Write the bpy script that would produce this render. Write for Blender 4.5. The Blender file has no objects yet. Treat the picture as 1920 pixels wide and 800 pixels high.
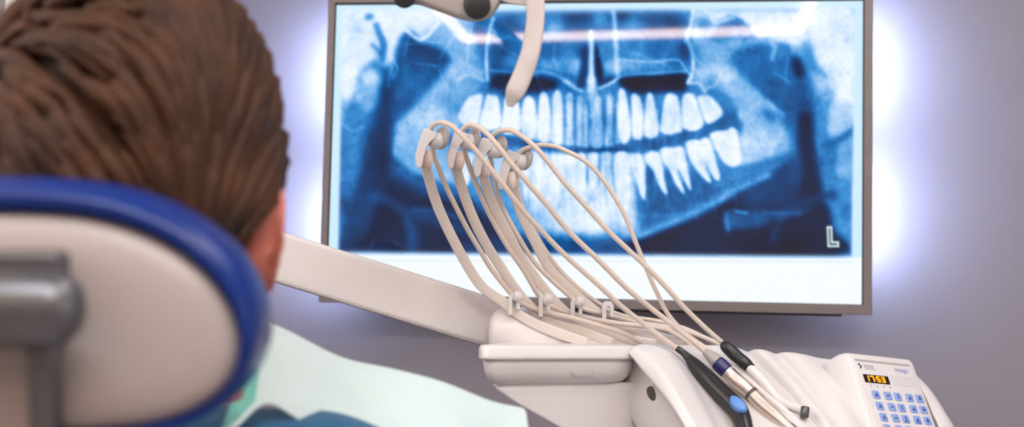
import bpy, bmesh, math, random
import numpy as np
from mathutils import Vector, Matrix, Euler
random.seed(7); rng = np.random.default_rng(11)
sc = bpy.context.scene
COL = sc.collection
PI = math.pi

# ------------------------------------------------------------------ camera frame
F_PX = 2400.0
def Rm(a, b, c):
    ca, sa, cb, sb, cc, s3 = math.cos(a), math.sin(a), math.cos(b), math.sin(b), math.cos(c), math.sin(c)
    Rx = np.array([[1, 0, 0], [0, ca, -sa], [0, sa, ca]]); Ry = np.array([[cb, 0, sb], [0, 1, 0], [-sb, 0, cb]])
    Rz = np.array([[cc, -s3, 0], [s3, cc, 0], [0, 0, 1]])
    return Rz @ Rx @ Ry
M = Rm(math.radians(-4.08), math.radians(0.78), math.radians(-7.56))
MT = M.T
PS = np.array([0.1366, 2.245, 0.1119])
SW, SH = 0.93, 0.5205
off = -MT @ PS
ZC = 1.15 - off[2]                       # camera is 1.15 m above the floor
CAM = off + np.array([0, 0, ZC])
def P(px, py, d):
    v = np.array([(px - 960) / F_PX * d, d, -(py - 400) / F_PX * d])
    return CAM + MT @ v
def proj(w):
    w = np.asarray(w, float)
    v = (w - CAM) @ M.T
    return 960 + F_PX * v[..., 0] / v[..., 1], 400 - F_PX * v[..., 2] / v[..., 1]
RIGHT = MT @ np.array([1, 0, 0]); FWD = MT @ np.array([0, 1, 0]); UP = MT @ np.array([0, 0, 1])
rh = np.array([RIGHT[0], RIGHT[1], 0]); rh /= np.linalg.norm(rh)      # level right / forward of the room seen from the chair
fh = np.array([-rh[1], rh[0], 0])
ZV = np.array([0, 0, 1.0])
def mpp(d): return d / F_PX

cam_d = bpy.data.cameras.new('camera'); cam = bpy.data.objects.new('camera', cam_d); COL.objects.link(cam)
cam.matrix_world = Matrix([[RIGHT[i], UP[i], -FWD[i], CAM[i]] for i in range(3)] + [[0, 0, 0, 1]])
cam_d.sensor_width = 36; cam_d.lens = 45; cam_d.clip_start = 0.02
cam_d.dof.use_dof = True; cam_d.dof.focus_distance = 1.56; cam_d.dof.aperture_fstop = 4.9
cam_d.dof.aperture_blades = 0
sc.camera = cam

# ------------------------------------------------------------------ materials
def lin(c):
    c = [x / 255 for x in c]
    return [x / 12.92 if x <= .04045 else ((x + .055) / 1.055) ** 2.4 for x in c]
def mat(name, rgb, rough=.5, metal=0, var=.04, scale=30, bump=0, bscale=200, trans=0, spec=.5, sheen=0, coat=0, emis=None, estr=0, sss=0, stretch=None):
    m = bpy.data.materials.new(name); m.use_nodes = True
    nt = m.node_tree; b = nt.nodes['Principled BSDF']
    L = lin(rgb)
    tc = nt.nodes.new('ShaderNodeTexCoord')
    src = tc.outputs['Object']
    if stretch:
        mp = nt.nodes.new('ShaderNodeMapping'); mp.inputs['Scale'].default_value = stretch
        nt.links.new(src, mp.inputs['Vector']); src = mp.outputs['Vector']
    n = nt.nodes.new('ShaderNodeTexNoise'); n.inputs['Scale'].default_value = scale; n.inputs['Detail'].default_value = 4
    nt.links.new(src, n.inputs['Vector'])
    r = nt.nodes.new('ShaderNodeValToRGB')
    r.color_ramp.elements[0].position = .3; r.color_ramp.elements[1].position = .7
    r.color_ramp.elements[0].color = [x * (1 - var) for x in L] + [1]
    r.color_ramp.elements[1].color = [min(1, x * (1 + var)) for x in L] + [1]
    nt.links.new(n.outputs['Fac'], r.inputs['Fac']); nt.links.new(r.outputs['Color'], b.inputs['Base Color'])
    b.inputs['Roughness'].default_value = rough; b.inputs['Metallic'].default_value = metal
    b.inputs['Specular IOR Level'].default_value = spec
    b.inputs['Transmission Weight'].default_value = trans
    b.inputs['Sheen Weight'].default_value = sheen; b.inputs['Coat Weight'].default_value = coat
    if sss:
        b.inputs['Subsurface Weight'].default_value = sss; b.inputs['Subsurface Radius'].default_value = (.012, .004, .002)
    if emis:
        b.inputs['Emission Color'].default_value = lin(emis) + [1]; b.inputs['Emission Strength'].default_value = estr
    if bump:
        n2 = nt.nodes.new('ShaderNodeTexNoise'); n2.inputs['Scale'].default_value = bscale; n2.inputs['Detail'].default_value = 3
        nt.links.new(src, n2.inputs['Vector'])
        bp = nt.nodes.new('ShaderNodeBump'); bp.inputs['Strength'].default_value = bump; bp.inputs['Distance'].default_value = .002
        nt.links.new(n2.outputs['Fac'], bp.inputs['Height']); nt.links.new(bp.outputs['Normal'], b.inputs['Normal'])
    return m
MATS = dict(
    wall=mat('wall_paint', (144, 140, 150), .85, var=.03, scale=3, bump=.12, bscale=160),
    sidewall=mat('side_wall_paint', (222, 217, 218), .9, var=.03, scale=2, bump=.1),
    ceil=mat('ceiling_paint', (225, 222, 218), .9, var=.02, scale=2),
    floor=mat('vinyl_floor', (178, 173, 172), .4, var=.12, scale=9),
    white=mat('white_plastic', (234, 230, 231), .32, var=.015, scale=20, coat=.15),
    cream=mat('cream_plastic', (230, 225, 226), .35, var=.02, scale=20, coat=.1),
    hose=mat('hose_silicone', (228, 214, 204), .42, var=.006, scale=60),
    strip=mat('flexible_arm_plastic', (230, 221, 214), .38, var=.02, scale=60),
    peach=mat('peach_plastic', (228, 208, 198), .5, var=.03, scale=60),
    grey_tr=mat('grey_translucent_plastic', (214, 208, 208), .3, var=.03, scale=60, trans=.35),
    shadowgap=mat('seam_dark', (90, 84, 86), .6),
    greyp=mat('grey_plastic', (176, 170, 168), .45, var=.03),
    black=mat('black_plastic', (38, 36, 40), .32, var=.05, scale=50),
    navy=mat('navy_collar', (40, 44, 104), .35, var=.04),
    bluebtn=mat('blue_insert', (98, 150, 222), .35, var=.04),
    chrome=mat('satin_chrome', (214, 206, 200), .22, metal=1, var=.03, scale=40),
    champ=mat('champagne_metal', (224, 208, 198), .36, metal=.6, var=.03, scale=40),
    bezel=mat('brushed_bezel', (132, 124, 124), .45, metal=.35, var=.04, scale=60),
    gasket=mat('screen_gasket', (14, 26, 44), .4),
    dark=mat('dark_housing', (34, 33, 36), .6),
    panel=mat('keypad_foil', (222, 219, 222), .4, var=.01),
    key=mat('key_blue', (140, 166, 226), .45, var=.03),
    glyph=mat('key_print', (58, 82, 160), .5),
    greytxt=mat('grey_print', (150, 148, 152), .5),
    bluetxt=mat('blue_print', (128, 138, 196), .5),
    dispb=mat('display_black', (22, 14, 10), .25),
    seg=mat('display_segments', (255, 150, 20), .5, emis=(255, 140, 10), estr=1.6),
    blueleather=mat('blue_upholstery', (1, 40, 116), .3, var=.05, scale=12, bump=.1, bscale=300, spec=.35),
    shell=mat('headrest_shell', (168, 157, 155), .42, var=.03, scale=10),
    metal=mat('cast_metal', (104, 103, 107), .36, metal=.75, var=.05, scale=25),
    skin=mat('skin', (196, 112, 92), .5, var=.06, scale=25, bump=.1, sss=.15),
    hair=mat('brown_hair', (66, 38, 20), .55, var=.6, scale=24, bump=.5, bscale=400, spec=.25),
    shirt=mat('teal_shirt', (22, 92, 132), .85, var=.12, scale=30, bump=.3, bscale=500, sheen=.2),
    trousers=mat('dark_trousers', (48, 54, 74), .85, var=.1, scale=30, bump=.3, bscale=500),
    shoe=mat('shoe_leather', (60, 44, 36), .5),
    bib=mat('mint_paper_drape', (206, 224, 224), .8, var=.04, scale=14, bump=.4, bscale=60, spec=.2, sss=.1),
    bibg=mat('green_drape_lining', (120, 196, 184), .8, var=.06, scale=20, bump=.3),
    lampwhite=mat('lamp_housing', (186, 178, 176), .42, var=.02),
    rubber=mat('dark_rubber', (44, 46, 46), .5, var=.08),
    cab=mat('cabinet_lacquer', (226, 222, 224), .35, var=.01),
    strip_e=mat('luminaire_diffuser', (255, 244, 228), .5, emis=(255, 222, 188), estr=21),
    lede=mat('backlight_leds', (220, 225, 255), .5, emis=(194, 210, 255), estr=125),
)

# ------------------------------------------------------------------ object helpers
ORIG = {}
def tag(o, label=None, cat=None, group=None, kind=None):
    if label: o['label'] = label
    if cat: o['category'] = cat
    if group: o['group'] = group
    if kind: o['kind'] = kind
    return o
def thing(name, loc, label, cat, group=None):
    o = bpy.data.objects.new(name, None); COL.objects.link(o); o.location = tuple(loc); o.empty_display_size = .05
    ORIG[o.name] = np.array(loc, float)
    return tag(o, label, cat, group)
def mk(name, V, Fc, m, parent=None, smooth=True, subsurf=0, solid=0, bevel=0, angle=None, soff=-1):
    org = ORIG[parent.name] if parent else np.zeros(3)
    V = np.asarray(V, float)
    if not parent:
        org = np.array([V[:, 0].mean(), V[:, 1].mean(), V[:, 2].min()])
    me = bpy.data.meshes.new(name); me.from_pydata((V - org).tolist(), [], [list(map(int, f)) for f in Fc]); me.validate(); me.update()
    b = bmesh.new(); b.from_mesh(me); bmesh.ops.remove_doubles(b, verts=b.verts, dist=1e-6); bmesh.ops.recalc_face_normals(b, faces=b.faces); b.to_mesh(me); b.free()
    me.materials.append(MATS[m])
    if smooth: me.polygons.foreach_set('use_smooth', [True] * len(me.polygons))
    o = bpy.data.objects.new(name, me); COL.objects.link(o)
    if parent: o.parent = parent
    else: o.location = tuple(org)
    ORIG[o.name] = org
    if solid:
        s = o.modifiers.new('thickness', 'SOLIDIFY'); s.thickness = solid; s.offset = soff
    if bevel:
        s = o.modifiers.new('edge', 'BEVEL'); s.width = bevel; s.segments = 3; s.limit_method = 'ANGLE'; s.angle_limit = .6
    if subsurf:
        s = o.modifiers.new('smooth', 'SUBSURF'); s.levels = subsurf; s.render_levels = subsurf
    if (not smooth and bevel) or angle:
        me.polygons.foreach_set('use_smooth', [True] * len(me.polygons))
        s = o.modifiers.new('wn', 'WEIGHTED_NORMAL'); s.keep_sharp = True
    return o
class MB:
    def __init__(s): s.V = []; s.F = []
    def add(s, V, Fc):
        n = len(s.V); s.V += [list(v) for v in V]; s.F += [[i + n for i in f] for f in Fc]; return s
    def box(s, c, a, b, n, ha, hb, hn):
        c, a, b, n = map(lambda q: np.asarray(q, float), (c, a, b, n))
        V = [c + sa * ha * a + sb * hb * b + sn * hn * n for sn in (-1, 1) for sb in (-1, 1) for sa in (-1, 1)]
        return s.add(V, [(0, 1, 3, 2), (4, 6, 7, 5), (0, 4, 5, 1), (2, 3, 7, 6), (0, 2, 6, 4), (1, 5, 7, 3)])
    def aabox(s, x0, x1, y0, y1, z0, z1):
        return s.box(((x0 + x1) / 2, (y0 + y1) / 2, (z0 + z1) / 2), (1, 0, 0), (0, 1, 0), (0, 0, 1), (x1 - x0) / 2, (y1 - y0) / 2, (z1 - z0) / 2)
    def loft(s, rings, cap=True):
        n = len(rings[0]); V = [p for r in rings for p in r]; Fc = []
        for i in range(len(rings) - 1):
            for j in range(n):
                k = (j + 1) % n; Fc.append((i * n + j, i * n + k, (i + 1) * n + k, (i + 1) * n + j))
        if cap: Fc.append(tuple(range(n - 1, -1, -1))); Fc.append(tuple((len(rings) - 1) * n + j for j in range(n)))
        return s.add(V, Fc)
    def grid(s, G):
        G = np.asarray(G); a, b = G.shape[:2]
        Fc = [(i * b + j, i * b + j + 1, (i + 1) * b + j + 1, (i + 1) * b + j) for i in range(a - 1) for j in range(b - 1)]
        return s.add(G.reshape(-1, 3), Fc)
    def make(s, name, m, parent=None, **k): return mk(name, s.V, s.F, m, parent, **k)
def crom(pts, n=8):
    """Catmull-Rom through the rows of pts"""
    p = np.asarray(pts, float); q = np.vstack([2 * p[0] - p[1], p, 2 * p[-1] - p[-2]]); out = []
    for i in range(1, len(q) - 2):
        for t in np.linspace(0, 1, n, endpoint=False):
            out.append(.5 * ((2 * q[i]) + (-q[i - 1] + q[i + 1]) * t + (2 * q[i - 1] - 5 * q[i] + 4 * q[i + 1] - q[i + 2]) * t * t + (-q[i - 1] + 3 * q[i] - 3 * q[i + 1] + q[i + 2]) * t ** 3))
    out.append(p[-1]); return np.array(out)
def frames(path, ref=None):
    T = np.gradient(path, axis=0); T /= np.linalg.norm(T, axis=1)[:, None] + 1e-12
    N = []; n = np.asarray(ref if ref is not None else (0.3, -.9, .2), float)
    for t in T:
        if ref is not None: n = np.asarray(ref, float)
        n = n - t * np.dot(n, t); n /= np.linalg.norm(n) + 1e-12; N.append(n)
    N = np.array(N); return T, N, np.cross(T, N)
def tube_rings(path, rad, seg=12, ref=None, flat=None, e=.45):
    path = np.asarray(path, float); T, N, B = frames(path, ref)
    rad = np.broadcast_to(rad, (len(path),)) if np.ndim(rad) <= 1 else rad
    out = []
    for p, n, b, r in zip(path, N, B, rad):
        ring = []
        for k in range(seg):
            a = 2 * PI * k / seg
            if flat: # rounded rectangular section: flat=(half_n, half_b)
                ca, sa = math.cos(a), math.sin(a)
                ring.append(p + n * flat[0] * r * math.copysign(abs(ca) ** e, ca) + b * flat[1] * r * math.copysign(abs(sa) ** e, sa))
            else: ring.append(p + n * r * math.cos(a) + b * r * math.sin(a))
        out.append(ring)
    return out
def tube(name, path, rad, m, parent=None, seg=12, ref=None, flat=None, mb=None, e=.45, **k):
    b = mb or MB(); b.loft(tube_rings(path, rad, seg, ref, flat, e))
    if mb is None: return b.make(name, m, parent, **k)
def pxpath(pts, n=8): return np.array([P(*q) for q in crom(pts, n)])
def lathe(name, pts, m, parent=None, seg=20, **k):
    """pts: (px,py,depth,radius_px) chain -> round body along it"""
    q = crom(pts, 6); path = np.array([P(a, b, c) for a, b, c, r in q]); rad = np.array([r * mpp(c) for a, b, c, r in q])
    t0 = path[0] - path[1]; t1 = path[-1] - path[-2]
    t0 /= np.linalg.norm(t0); t1 /= np.linalg.norm(t1)
    path = np.vstack([path[0] + t0 * rad[0] * .25, path, path[-1] + t1 * rad[-1] * .25]); rad = np.concatenate([[rad[0] * .8], rad, [rad[-1] * .8]])
    return tube(name, path, rad, m, parent, seg, **k)
def cyl(mb, a, b, ra, rb=None, seg=20, rnd=.15):
    a = np.asarray(a, float); b = np.asarray(b, float); rb = ra if rb is None else rb
    d = b - a; L = np.linalg.norm(d); d /= L
    e = min(ra, rb) * rnd
    path = [a, a + d * e, b - d * e, b]; rr = [ra - e, ra, rb, rb - e]
    T = d; n = np.cross(T, (0.31, .2, .93)); n /= np.linalg.norm(n); bb = np.cross(T, n)
    mb.loft([[p + (n * math.cos(2 * PI * k / seg) + bb * math.sin(2 * PI * k / seg)) * r for k in range(seg)] for p, r in zip(path, rr)])
    return mb
def round_poly(pts, r, n=5):
    """round the corners of a polygon (2D or 3D points)"""
    pts = [np.asarray(p, float) for p in pts]; out = []
    for i, p in enumerate(pts):
        a = pts[i - 1]; b = pts[(i + 1) % len(pts)]
        rr = r[i] if hasattr(r, '__len__') else r
        da = min(rr, .45 * np.linalg.norm(a - p)); db = min(rr, .45 * np.linalg.norm(b - p))
        A = p + (a - p) / np.linalg.norm(a - p) * da; B = p + (b - p) / np.linalg.norm(b - p) * db
        for t in np.linspace(0, 1, n): out.append((1 - t) ** 2 * A + 2 * t * (1 - t) * p + t * t * B)
    return out
def prism(mb, poly, vec, bev=0):
    """closed polygon extruded by vec with small chamfers"""
    poly = np.array(poly); vec = np.asarray(vec, float); L = np.linalg.norm(vec); c = poly.mean(0)
    if bev:
        f = bev / max(np.linalg.norm(poly - c, axis=1).mean(), 1e-6); u = vec / L
        mb.loft([c + (poly - c) * (1 - f), poly + u * bev, poly + vec - u * bev, c + vec + (poly - c) * (1 - f)])
    else: mb.loft([poly, poly + vec])
    return mb
def text_mesh(s, size=1.0, bold=0):
    c = bpy.data.curves.new('t', 'FONT'); c.body = s; c.size = size; c.extrude = .0; c.offset = bold
    o = bpy.data.objects.new('t', c); COL.objects.link(o)
    dg = bpy.context.evaluated_depsgraph_get(); me = bpy.data.meshes.new_from_object(o.evaluated_get(dg))
    V = np.array([v.co[:] for v in me.vertices]); Fc = [tuple(p.vertices) for p in me.polygons]
    bpy.data.objects.remove(o); bpy.data.curves.remove(c); bpy.data.meshes.remove(me)
    return V, Fc

# ------------------------------------------------------------------ room
WY = 0.11; XL, XR, YB, ZT = -1.75, 2.3, -5.6, 2.55
def quadbox(name, x0, x1, y0, y1, z0, z1, m):
    return tag(MB().aabox(x0, x1, y0, y1, z0, z1).make(name, m, smooth=False), kind='structure')
quadbox('floor', XL - .1, XR + .1, YB - .1, WY + .1, -.1, 0, 'floor')
quadbox('ceiling', XL - .1, XR + .1, YB - .1, WY + .1, ZT, ZT + .1, 'ceil')
quadbox('wall_back', XL - .1, XR + .1, WY, WY + .1, 0, ZT, 'wall')
quadbox('wall_front', XL - .1, XR + .1, YB - .1, YB, 0, ZT, 'sidewall')
quadbox('wall_left', XL - .1, XL, YB, WY, 0, ZT, 'sidewall')
quadbox('wall_right', XR, XR + .1, YB, WY, 0, ZT, 'sidewall')
quadbox('baseboard_back', XL, XR, WY - .015, WY, 0, .08, 'sidewall')

# ------------------------------------------------------------------ x-ray picture, drawn in numpy (photo pixel frame -> panel surface)
X0, Y0, XW, XH = 590, -10, 1060, 610
img = np.full((XH, XW), .42)
def gblur(a, s):
    if s < .3: return a
    r = int(3 * s + 1); k = np.exp(-np.arange(-r, r + 1) ** 2 / (2 * s * s)); k /= k.sum()
    a = np.apply_along_axis(lambda v: np.convolve(v, k, 'same'), 0, a); return np.apply_along_axis(lambda v: np.convolve(v, k, 'same'), 1, a)
def region(xs, ys, pad):
    x0 = max(0, int(min(xs) - X0 - pad)); x1 = min(XW, int(max(xs) - X0 + pad + 2)); y0 = max(0, int(min(ys) - Y0 - pad)); y1 = min(XH, int(max(ys) - Y0 + pad + 2))
    yy, xx = np.mgrid[y0:y1, x0:x1]; return x0, x1, y0, y1, xx + X0, yy + Y0
def comp(mask, x0, x1, y0, y1, v, a):
    s = img[y0:y1, x0:x1]; s[:] = s * (1 - a * mask) + v * a * mask
def poly(pts, v, a=1, b=3, sm=True):
    if b >= 3: b = b * 1.35
    p = np.array(pts, float)
    if sm:
        q = np.vstack([p[-2:], p, p[:2]]); q = crom(q, 4)
        L = len(p); p = q[4:4 + 4 * (L + 1)]
    xs, ys = p[:, 0], p[:, 1]; x0, x1, y0, y1, xx, yy = region(xs, ys, 3 * b + 2)
    if x1 <= x0 or y1 <= y0: return
    ins = np.zeros(xx.shape, bool)
    for i in range(len(p)):
        xa, ya = p[i - 1]; xb, yb = p[i]
        if ya == yb: continue
        c = ((ya > yy) != (yb > yy)) & (xx < (xb - xa) * (yy - ya) / (yb - ya) + xa); ins ^= c
    comp(gblur(ins.astype(float), b), x0, x1, y0, y1, v, a)
def line(pts, w, v, a=1, b=1.5, taper=False):
    p = crom(pts, 8) if len(pts) > 2 else np.array(pts, float)
    x0, x1, y0, y1, xx, yy = region(p[:, 0], p[:, 1], w + 3 * b + 2)
    if x1 <= x0 or y1 <= y0: return
    D = np.full(xx.shape, 1e9)
    for i in range(len(p) - 1):
        A, B = p[i], p[i + 1]; d = B - A; L = d @ d + 1e-9
        t = np.clip(((xx - A[0]) * d[0] + (yy - A[1]) * d[1]) / L, 0, 1); ww = w if not taper else w * (1 - .8 * (i + t) / len(p))
        D = np.minimum(D, np.hypot(xx - A[0] - t * d[0], yy - A[1] - t * d[1]) - ww / 2)
    comp(1 / (1 + np.exp(np.clip(D / (b * .55), -30, 30))), x0, x1, y0, y1, v, a)
def ell(cx, cy, rx, ry, v, a=1, b=3, rot=0):
    t = np.linspace(0, 2 * PI, 20, endpoint=False); c, s = math.cos(rot), math.sin(rot)
    poly([(cx + rx * math.cos(q) * c - ry * math.sin(q) * s, cy + rx * math.cos(q) * s + ry * math.sin(q) * c) for q in t], v, a, b, False)
# broad zones
poly([(640, 15), (1600, 15), (1600, 120), (640, 120)], .62, 1, 15, False)
poly([(640, 240), (700, 230), (680, 350), (655, 480), (636, 480)], .45, 1, 6)
poly([(655, 240), (675, 240), (668, 330), (650, 420), (640, 470), (636, 400)], .5, .8, 8)
poly([(640, 15), (860, 15), (840, 40), (815, 52), (792, 76), (765, 60), (745, 85), (738, 150), (728, 140), (715, 120), (705, 108), (685, 125), (672, 160), (655, 200), (640, 225)], .96, 1, 4)
poly([(638, 180), (655, 200), (672, 160), (690, 200), (680, 240), (640, 235)], .55, .9, 7)
# left deep blues
poly([(765, 58), (745, 88), (738, 140), (735, 180), (745, 225), (775, 205), (805, 165), (832, 130), (852, 116), (835, 96), (812, 84), (790, 78)], .34, 1, 4)
poly([(768, 66), (785, 78), (820, 88), (840, 108), (815, 112), (790, 105), (765, 100)], .17, .7, 6)
poly([(765, 120), (800, 110), (830, 125), (790, 160), (755, 170)], .46, .6, 10)
poly([(745, 215), (790, 180), (830, 150), (800, 200), (760, 240)], .5, .6, 9)
poly([(790, 74), (815, 45), (850, 28), (900, 30), (915, 100), (870, 115), (850, 112), (835, 92), (812, 82)], .66, .9, 5)
poly([(795, 70), (818, 48), (835, 42), (850, 60), (830, 78)], .75, .5, 6)
line([(757, 52), (790, 74), (822, 42)], 7, .96, .9, 2)
line([(718, 35), (728, 80), (734, 145)], 10, .97, .9, 3, True)
line([(706, 48), (719, 85), (716, 112)], 13, .5, .95, 3)
ell(693, 31, 9, 7, .42, 1, 3)
line([(700, 85), (712, 100)], 8, .35, .6, 4)
for q in range(14): ell(655 + rng.random() * 22, 25 + rng.random() * 60, 4, 6, .78, .5, 3)
# left column
poly([(720, 118), (737, 130), (736, 180), (742, 220), (736, 262), (740, 325), (742, 345), (735, 365), (700, 372), (668, 478), (636, 478), (650, 420), (672, 340), (688, 262), (706, 215), (714, 165)], .14, 1, 7)
poly([(740, 170), (770, 190), (745, 240), (735, 215)], .4, .8, 6)
poly([(676, 130), (700, 128), (713, 146), (708, 170), (704, 196), (690, 209), (676, 195), (668, 160)], .66, 1, 4)
ell(696, 147, 15, 13, .82, .8, 4); ell(688, 195, 10, 12, .74, .6, 4)
line([(640, 232), (662, 245), (680, 238)], 5, .72, .6, 2)
poly([(664, 350), (700, 370), (690, 400), (670, 478), (636, 478), (650, 420)], .26, .9, 10)
line([(666, 250), (662, 300), (650, 370)], 16, .5, .5, 7)
# left ramus and mandible angle
poly([(865, 108), (905, 140), (915, 175), (870, 185), (862, 215), (870, 240), (830, 250), (795, 240), (760, 262), (742, 262), (748, 235), (790, 190), (822, 155), (848, 120)], .74, 1, 5)
line([(750, 235), (800, 190), (850, 130)], 16, .8, .6, 6)
line([(800, 240), (812, 190), (830, 165)], 14, .8, .5, 6)
poly([(745, 252), (775, 234), (815, 238), (870, 262), (895, 300), (885, 335), (840, 345), (790, 330), (752, 312), (736, 284)], .7, 1, 3)
poly([(850, 150), (900, 140), (912, 170), (880, 178), (862, 200), (846, 190)], .6, .8, 5)
line([(848, 150), (842, 190), (848, 230)], 5, .5, .5, 3)
poly([(736, 300), (790, 335), (850, 350), (900, 380), (880, 405), (800, 392), (760, 375), (742, 345)], .38, 1, 5)
poly([(745, 340), (790, 360), (850, 375), (930, 400), (960, 440), (1000, 478), (680, 478), (690, 420), (705, 372)], .07, 1, 7)
line([(700, 368), (735, 380), (760, 402), (772, 440), (774, 478)], 17, .3, .75, 7)
line([(775, 393), (830, 398), (870, 412)], 8, .45, .7, 5); line([(780, 402), (850, 425), (900, 440)], 16, .28, .8, 7)
line([(740, 345), (775, 375)], 22, .12, .5, 8)
# central background: mandible chin and jaw body
poly([(860, 250), (1385, 250), (1400, 310), (1330, 370), (1230, 420), (1170, 447), (1040, 452), (960, 430), (890, 380), (850, 330)], .5, 1, 5)
poly([(990, 250), (1190, 260), (1195, 330), (1205, 400), (1190, 438), (1110, 448), (1020, 442), (985, 400), (975, 320)], .86, 1, 12)
ell(1110, 380, 60, 50, .93, .7, 18)
poly([(870, 455), (1010, 440), (1190, 450), (1190, 478), (860, 478)], .22, .9, 6)
for x in range(1000, 1180, 22): line([(x, 300), (x + 2, 380 + 12 * math.sin(x))], 8, .98 if (x // 22) % 2 else .75, .5, 5)
ell(1120, 370, 16, 22, .62, .5, 9)
for x in (1030, 1090, 1150): line([(x, 448), (x + 20, 470)], 16, .35, .5, 7)
# upper: nasal region
poly([(905, 22), (1300, 20), (1300, 140), (1290, 175), (920, 178), (912, 140)], .45, 1, 4)
for (x, y, rx, ry, v) in [(955, 45, 28, 16, .26), (1085, 34, 32, 14, .12), (1162, 28, 20, 12, .08), (1215, 38, 28, 10, .3), (1262, 42, 24, 13, .2), (1110, 55, 60, 6, .25), (940, 95, 26, 10, .3), (1030, 98, 22, 8, .32), (1095, 100, 18, 12, .2), (1240, 95, 50, 12, .42), (1283, 95, 12, 16, .14), (940, 125, 22, 14, .3), (1000, 50, 15, 12, .35), (1190, 105, 30, 12, .5)]:
    ell(x, y, rx, ry, v, .85, 6)
for (x, y, rx, ry, v) in [(1080, 122, 16, 16, .85), (1145, 125, 20, 14, .8), (1035, 122, 30, 12, .72), (1200, 122, 40, 6, .8), (1240, 128, 60, 7, .5), (1190, 48, 22, 6, .72), (1125, 38, 10, 12, .6), (985, 40, 12, 6, .6), (955, 118, 20, 6, .66), (1040, 55, 14, 12, .8)]:
    ell(x, y, rx, ry, v, .75, 5)
poly([(1094, 90), (1104, 100), (1102, 160), (1084, 164), (1088, 130)], .12, .9, 3)
poly([(1114, 85), (1122, 95), (1132, 148), (1126, 160), (1116, 150)], .03, 1, 2.5)
poly([(1132, 150), (1150, 142), (1150, 152), (1122, 164)], .1, .9, 3)
line([(1108, 60), (1109, 100), (1108, 165)], 9, .9, .9, 2.5)
line([(1109, 150), (1111, 190), (1110, 215)], 16, .94, .9, 5)
line([(1150, 22), (1153, 50), (1155, 90), (1158, 138)], 8, .85, .85, 3)
line([(1060, 152), (1080, 166), (1090, 170)], 7, .85, .9, 2); line([(1125, 166), (1150, 153), (1168, 143), (1225, 138), (1285, 134)], 5, .84, .9, 1.6)
line([(1000, 132), (1040, 140), (1075, 160)], 4, .8, .8, 2); line([(920, 132), (960, 136), (1010, 138)], 4, .75, .8, 2)
line([(1160, 112), (1220, 116), (1270, 112), (1282, 125), (1295, 140)], 3, .85, .7, 1.5)
poly([(1160, 152), (1175, 143), (1225, 141), (1283, 137), (1288, 155), (1283, 172), (1255, 174), (1205, 178), (1172, 170)], .0, 1, 3)
poly([(926, 142), (965, 138), (1035, 150), (1042, 163), (1020, 174), (985, 180), (940, 180), (918, 165)], .02, 1, 3.5)
# thin bright lines
line([(1300, 18), (1295, 48), (1288, 68), (1298, 98), (1299, 135), (1290, 155)], 6, .93, .9, 2)
line([(1322, 18), (1338, 55), (1345, 90), (1347, 130), (1352, 160), (1340, 175)], 3.5, .9, .9, 1.5)
line([(1290, 68), (1284, 80)], 3, .8, .7, 2)
line([(925, 35), (917, 60), (912, 100), (914, 150)], 5, .9, .85, 2); line([(886, 45), (878, 90), (876, 120)], 3, .85, .7, 1.5)
line([(924, 55), (938, 75)], 3, .85, .6, 1.5); line([(905, 50), (925, 60)], 3, .7, .4, 2)
# right upper
poly([(1302, 25), (1370, 20), (1500, 20), (1530, 40), (1530, 100), (1420, 75), (1340, 95), (1302, 90)], .92, 1, 5)
poly([(1335, 82), (1345, 48), (1365, 38), (1385, 36), (1405, 48), (1418, 72), (1405, 82)], .42, .95, 3)
poly([(1305, 35), (1330, 34), (1336, 62), (1310, 62)], .42, .8, 5)
line([(1345, 38), (1370, 30), (1392, 38)], 3, .3, .5, 3)
poly([(1302, 72), (1420, 68), (1450, 75), (1440, 95), (1380, 100), (1365, 115), (1302, 115)], .64, .9, 6)
poly([(1372, 112), (1385, 92), (1410, 86), (1450, 82), (1490, 88), (1500, 140), (1503, 300), (1490, 335), (1472, 255), (1440, 200), (1402, 150)], .42, 1, 4)
poly([(1400, 100), (1440, 95), (1480, 120), (1490, 180), (1480, 220), (1430, 170)], .36, .7, 8)
line([(1445, 75), (1452, 90), (1448, 110)], 7, .8, .7, 4); line([(1488, 60), (1490, 95)], 12, .8, .6, 6)
poly([(1497, 85), (1520, 78), (1530, 110), (1520, 130), (1505, 120)], .55, .9, 5)
poly([(1486, 108), (1500, 112), (1508, 142), (1494, 146), (1486, 128)], .06, 1, 4)
# ramus right
poly([(1300, 135), (1318, 118), (1345, 112), (1372, 122), (1395, 148), (1440, 188), (1472, 232), (1484, 262), (1478, 288), (1455, 300), (1388, 312), (1386, 270), (1388, 235), (1380, 205), (1362, 178), (1340, 168), (1312, 172)], .74, 1, 3.5)
ell(1335, 165, 22, 16, .5, .8, 5); line([(1318, 168), (1340, 160), (1352, 140)], 4, .85, .7, 2); line([(1320, 175), (1345, 172)], 6, .4, .6, 3)
poly([(1345, 178), (1372, 200), (1380, 225), (1370, 250), (1330, 240), (1352, 215)], .42, 1, 4)
line([(1370, 170), (1388, 205), (1384, 245)], 5, .86, .7, 3)
poly([(1425, 202), (1445, 208), (1462, 228), (1448, 228), (1432, 215)], .5, .9, 4); line([(1440, 192), (1468, 215)], 7, .84, .7, 3)
poly([(1455, 205), (1480, 230), (1500, 290), (1490, 320), (1478, 250)], .5, .8, 4)
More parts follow.
